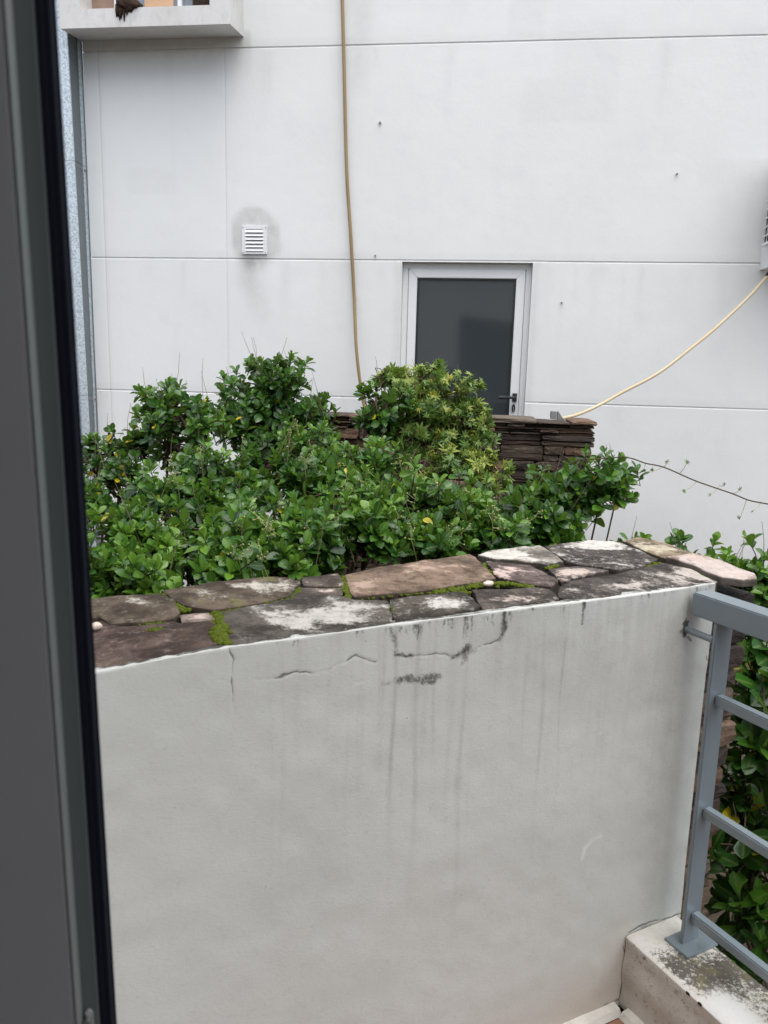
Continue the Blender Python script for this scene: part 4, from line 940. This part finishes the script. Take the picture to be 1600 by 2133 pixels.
plant('front_shrub', 'large glossy shrub crowding the back edge of the flagstones', 'shrub', gb(620, 2.65),
      [(520, 1130, 100, 60, 2.6, .17, 64), (640, 1120, 110, 70, 2.65, .18, 74), (760, 1110, 110, 66, 2.7, .18, 74), (400, 1150, 80, 50, 2.9, .16, 40), (480, 1185, 90, 34, 2.35, .12, 34), (600, 1185, 90, 30, 2.4, .12, 30)], tint=(.28, .72), yellow=.003, twigs=4, stalks=16, size=.068)
plant('middle_shrub', 'bushy green shrub in the middle, just below the stone wall', 'shrub', gb(680, 3.3),
      [(690, 990, 90, 46, 3.35, .2, 62), (625, 930, 46, 36, 3.5, .14, 24), (780, 1000, 100, 56, 3.25, .2, 66), (720, 1040, 110, 50, 3.1, .18, 60)], tint=(.25, .66), twigs=6, stalks=12)
plant('broad_shrub', 'dense shrub with pale stalks right of centre behind the flagstones', 'shrub', gb(920, 2.9),
      [(880, 1075, 100, 60, 2.85, .18, 66), (980, 1090, 90, 55, 2.85, .18, 56), (900, 1130, 100, 40, 2.65, .14, 44), (1010, 1115, 90, 36, 2.7, .12, 34)], tint=(.22, .66), twigs=5, stalks=12)
plant('corner_shrub', 'leafy shrub leaning past the right end of the stone wall', 'shrub', gb(1160, 3.15),
      [(1150, 1036, 80, 34, 3.15, .15, 38), (1215, 1024, 54, 40, 3.15, .14, 28), (1258, 998, 32, 26, 3.1, .08, 8), (1294, 985, 20, 16, 3.08, .05, 4), (1110, 1082, 84, 46, 3.05, .15, 46), (1150, 1092, 36, 34, 3.05, .12, 16)], tint=(.2, .62), twigs=16, tw_h=.16, size=.070)
plant('leafy_sapling', 'dark green leafy clump growing over the stone wall under the vine', 'shrub', gb(780, 3.85),
      [(790, 850, 44, 46, 3.88, .12, 30), (830, 890, 55, 40, 3.9, .1, 26), (785, 885, 24, 26, 3.9, .1, 10)], tint=(.15, .5), twigs=2)
plant('climbing_vine', 'yellow green vine draped over the stone wall before the glazed door', 'vine', gb(900, 3.9),
      [(860, 810, 70, 42, 3.95, .12, 40), (920, 840, 84, 56, 3.92, .12, 60), (960, 905, 70, 62, 3.9, .1, 56), (880, 900, 62, 56, 3.88, .1, 40), (905, 970, 110, 38, 3.75, .12, 46), (1010, 985, 60, 36, 3.7, .1, 26), (800, 785, 34, 20, 3.95, .06, 9), (990, 860, 40, 30, 3.9, .06, 12)],
      kind='vine', size=.047, tint=(.25, .85), yellow=.03, dens=1.6, per=(4, 7), twigs=4, up=.2, tw_h=.12, trunk_r=.006)
plant('edge_shrub', 'shrub with upright leaves showing behind the pale pink slab', 'shrub', gb(1480, 2.7),
      [(1440, 1165, 38, 22, 2.75, .1, 9), (1512, 1195, 50, 34, 2.6, .1, 20), (1590, 1215, 50, 50, 2.5, .12, 22), (1580, 1290, 50, 60, 2.45, .12, 26), (1300, 1140, 80, 14, 2.9, .08, 8)], tint=(.35, .8), twigs=14, per=(5, 8))
plant('railing_shrub', 'big leaved shrub growing beyond the railing beside the stone cladding', 'shrub', (1.35, 2.15, GZ0),
      [(1590, 1420, 44, 80, 2.15, .12, 28), (1590, 1540, 56, 70, 2.1, .12, 30), (1560, 1660, 60, 70, 2.05, .12, 30), (1570, 1790, 70, 70, 2.0, .12, 30), (1540, 1880, 60, 50, 2.0, .12, 20), (1620, 1930, 70, 70, 1.95, .12, 20), (1700, 1500, 70, 160, 2.1, .14, 40), (1700, 1800, 70, 140, 2.0, .14, 34)], tint=(.0, .45), yellow=.012, size=.094, dens=.55, twigs=6, per=(4, 7))

# the 300 leaves of each plant that show largest become objects; the rest of its leaves one joined part
CELL = 6.0; GW, GH = int(1600 / CELL) + 2, int(2133 / CELL) + 2
zb_ = np.full((GH, GW), 1e9); who = np.full((GH, GW), -1); allv = []
for pi, p in enumerate(PLANTS):
    for li, (vi, Mx, pos) in enumerate(p['leaves']): allv.append((pi, li))
gid = 0
for pi, p in enumerate(PLANTS):
    for li, (vi, Mx, pos) in enumerate(p['leaves']):
        c = pos + Mx[:, 1] * .55; x, y, z = proj(c); nview = nrm(Mx[:, 2]) @ nrm(EYE - c)
        rpx = np.linalg.norm(Mx[:, 1]) * F / z * .30 * (.35 + .65 * abs(nview)); xi, yi = int(x / CELL), int(y / CELL); k = int(rpx / CELL)
        for a in range(max(0, yi - k), min(GH, yi + k + 1)):
            for b in range(max(0, xi - k), min(GW, xi + k + 1)):
                if z < zb_[a, b]: zb_[a, b] = z; who[a, b] = gid
        gid += 1
cnt = np.bincount(who[who >= 0].ravel(), minlength=gid); off = 0
for p in PLANTS:
    n = len(p['leaves']); c_ = cnt[off:off + n]; off += n
    top = set(np.argsort(-c_, kind='stable')[:300].tolist()); top = {i for i in top if c_[i] > 0}
    V, Fc, T_, R_, b = [], [], [], [], 0; root = p['root']; ro = np.array(MW[root].translation)
    for i, (vi, Mx, pos) in enumerate(p['leaves']):
        v, f, rb, t, me = VAR[p['kind']][vi]
        if i in top:
            o = bpy.data.objects.new('leaf', me); o.parent = root; COL.objects.link(o)
            m4 = Matrix([[*Mx[0], pos[0] - ro[0]], [*Mx[1], pos[1] - ro[1]], [*Mx[2], pos[2] - ro[2]], [0, 0, 0, 1]]); o.matrix_basis = m4
        else:
            V.append(v @ Mx.T + pos - ro); Fc.append(np.array(f) + b); T_.append(np.full(len(v), t)); R_.append(rb); b += len(v)
    if V:
        V = np.concatenate(V); q = np.concatenate(Fc); me = bpy.data.meshes.new('foliage')
        me.vertices.add(len(V)); me.vertices.foreach_set('co', V.ravel()); me.loops.add(q.size); me.loops.foreach_set('vertex_index', q.ravel().astype(np.int32))
        me.polygons.add(len(q)); me.polygons.foreach_set('loop_start', np.arange(0, q.size, 4, dtype=np.int32)); me.polygons.foreach_set('use_smooth', np.ones(len(q), bool)); me.update(calc_edges=True)
        for nm, a in (('tint', np.concatenate(T_)), ('rib', np.concatenate(R_))):
            at = me.attributes.new(nm, 'FLOAT', 'POINT'); at.data.foreach_set('value', a.astype(np.float32))
        me.materials.append(p['mat']); o = link(bpy.data.objects.new('foliage', me)); o.parent = root; o['kind'] = 'stuff'

# long bare shoot arching out across the facade
sh = empty('vine_shoot', at_depth(1185, 985, 3.1)); tag(sh, 'long nearly bare vine shoot arching right across the white wall', 'vine')
pts = [at_depth(px, py, 3.1 - i * .02) for i, (px, py) in enumerate([(1150, 985), (1200, 960), (1245, 956), (1305, 953), (1345, 965), (1385, 974), (1450, 1002), (1525, 1028), (1560, 1042), (1600, 1050), (1660, 1062), (1720, 1090)])]
MB().tube(spline(pts, 5), .0026, 5).build('stem', BARK, sh, smooth=True)
for a, b, cgr in (((1345, 965), (1340, 978), 0), ((1382, 972), (1357, 980), 1), ((1382, 972), (1390, 963), 1), ((1417, 985), (1432, 962), 1), ((1452, 1003), (1425, 1022), 1), ((1500, 1010), (1480, 1030), 1), ((1500, 1012), (1510, 1008), 1), ((1525, 1027), (1540, 1021), 1), ((1555, 1041), (1541, 1080), 1), ((1585, 1048), (1568, 1064), 1)):
    A_ = at_depth(*a, 3.05); B_ = at_depth(*b, 3.03); MB().tube([A_, (A_ + B_) / 2 + np.array([0, 0, -.006]), B_], [.0014, .0011, .0008], 4).build('side_shoot', STALK, sh, center=True)
    if cgr:
        for k in range(2):
            v, f, rb, t, me = VAR['vine'][random.choice([3, 4, 6])]; L = random.uniform(.010, .018); d = nrm(RNG.normal(size=3)); n_ = nrm(np.cross(d, RNG.normal(size=3))); x_ = np.cross(d, n_)
            o = bpy.data.objects.new('leaf', me); o.parent = sh; COL.objects.link(o); ro = np.array(MW[sh].translation); Mx = np.stack([x_ * L, d * L, n_ * L], 1); pos = B_ - ro
            o.matrix_basis = Matrix([[*Mx[0], pos[0]], [*Mx[1], pos[1]], [*Mx[2], pos[2]], [0, 0, 0, 1]])
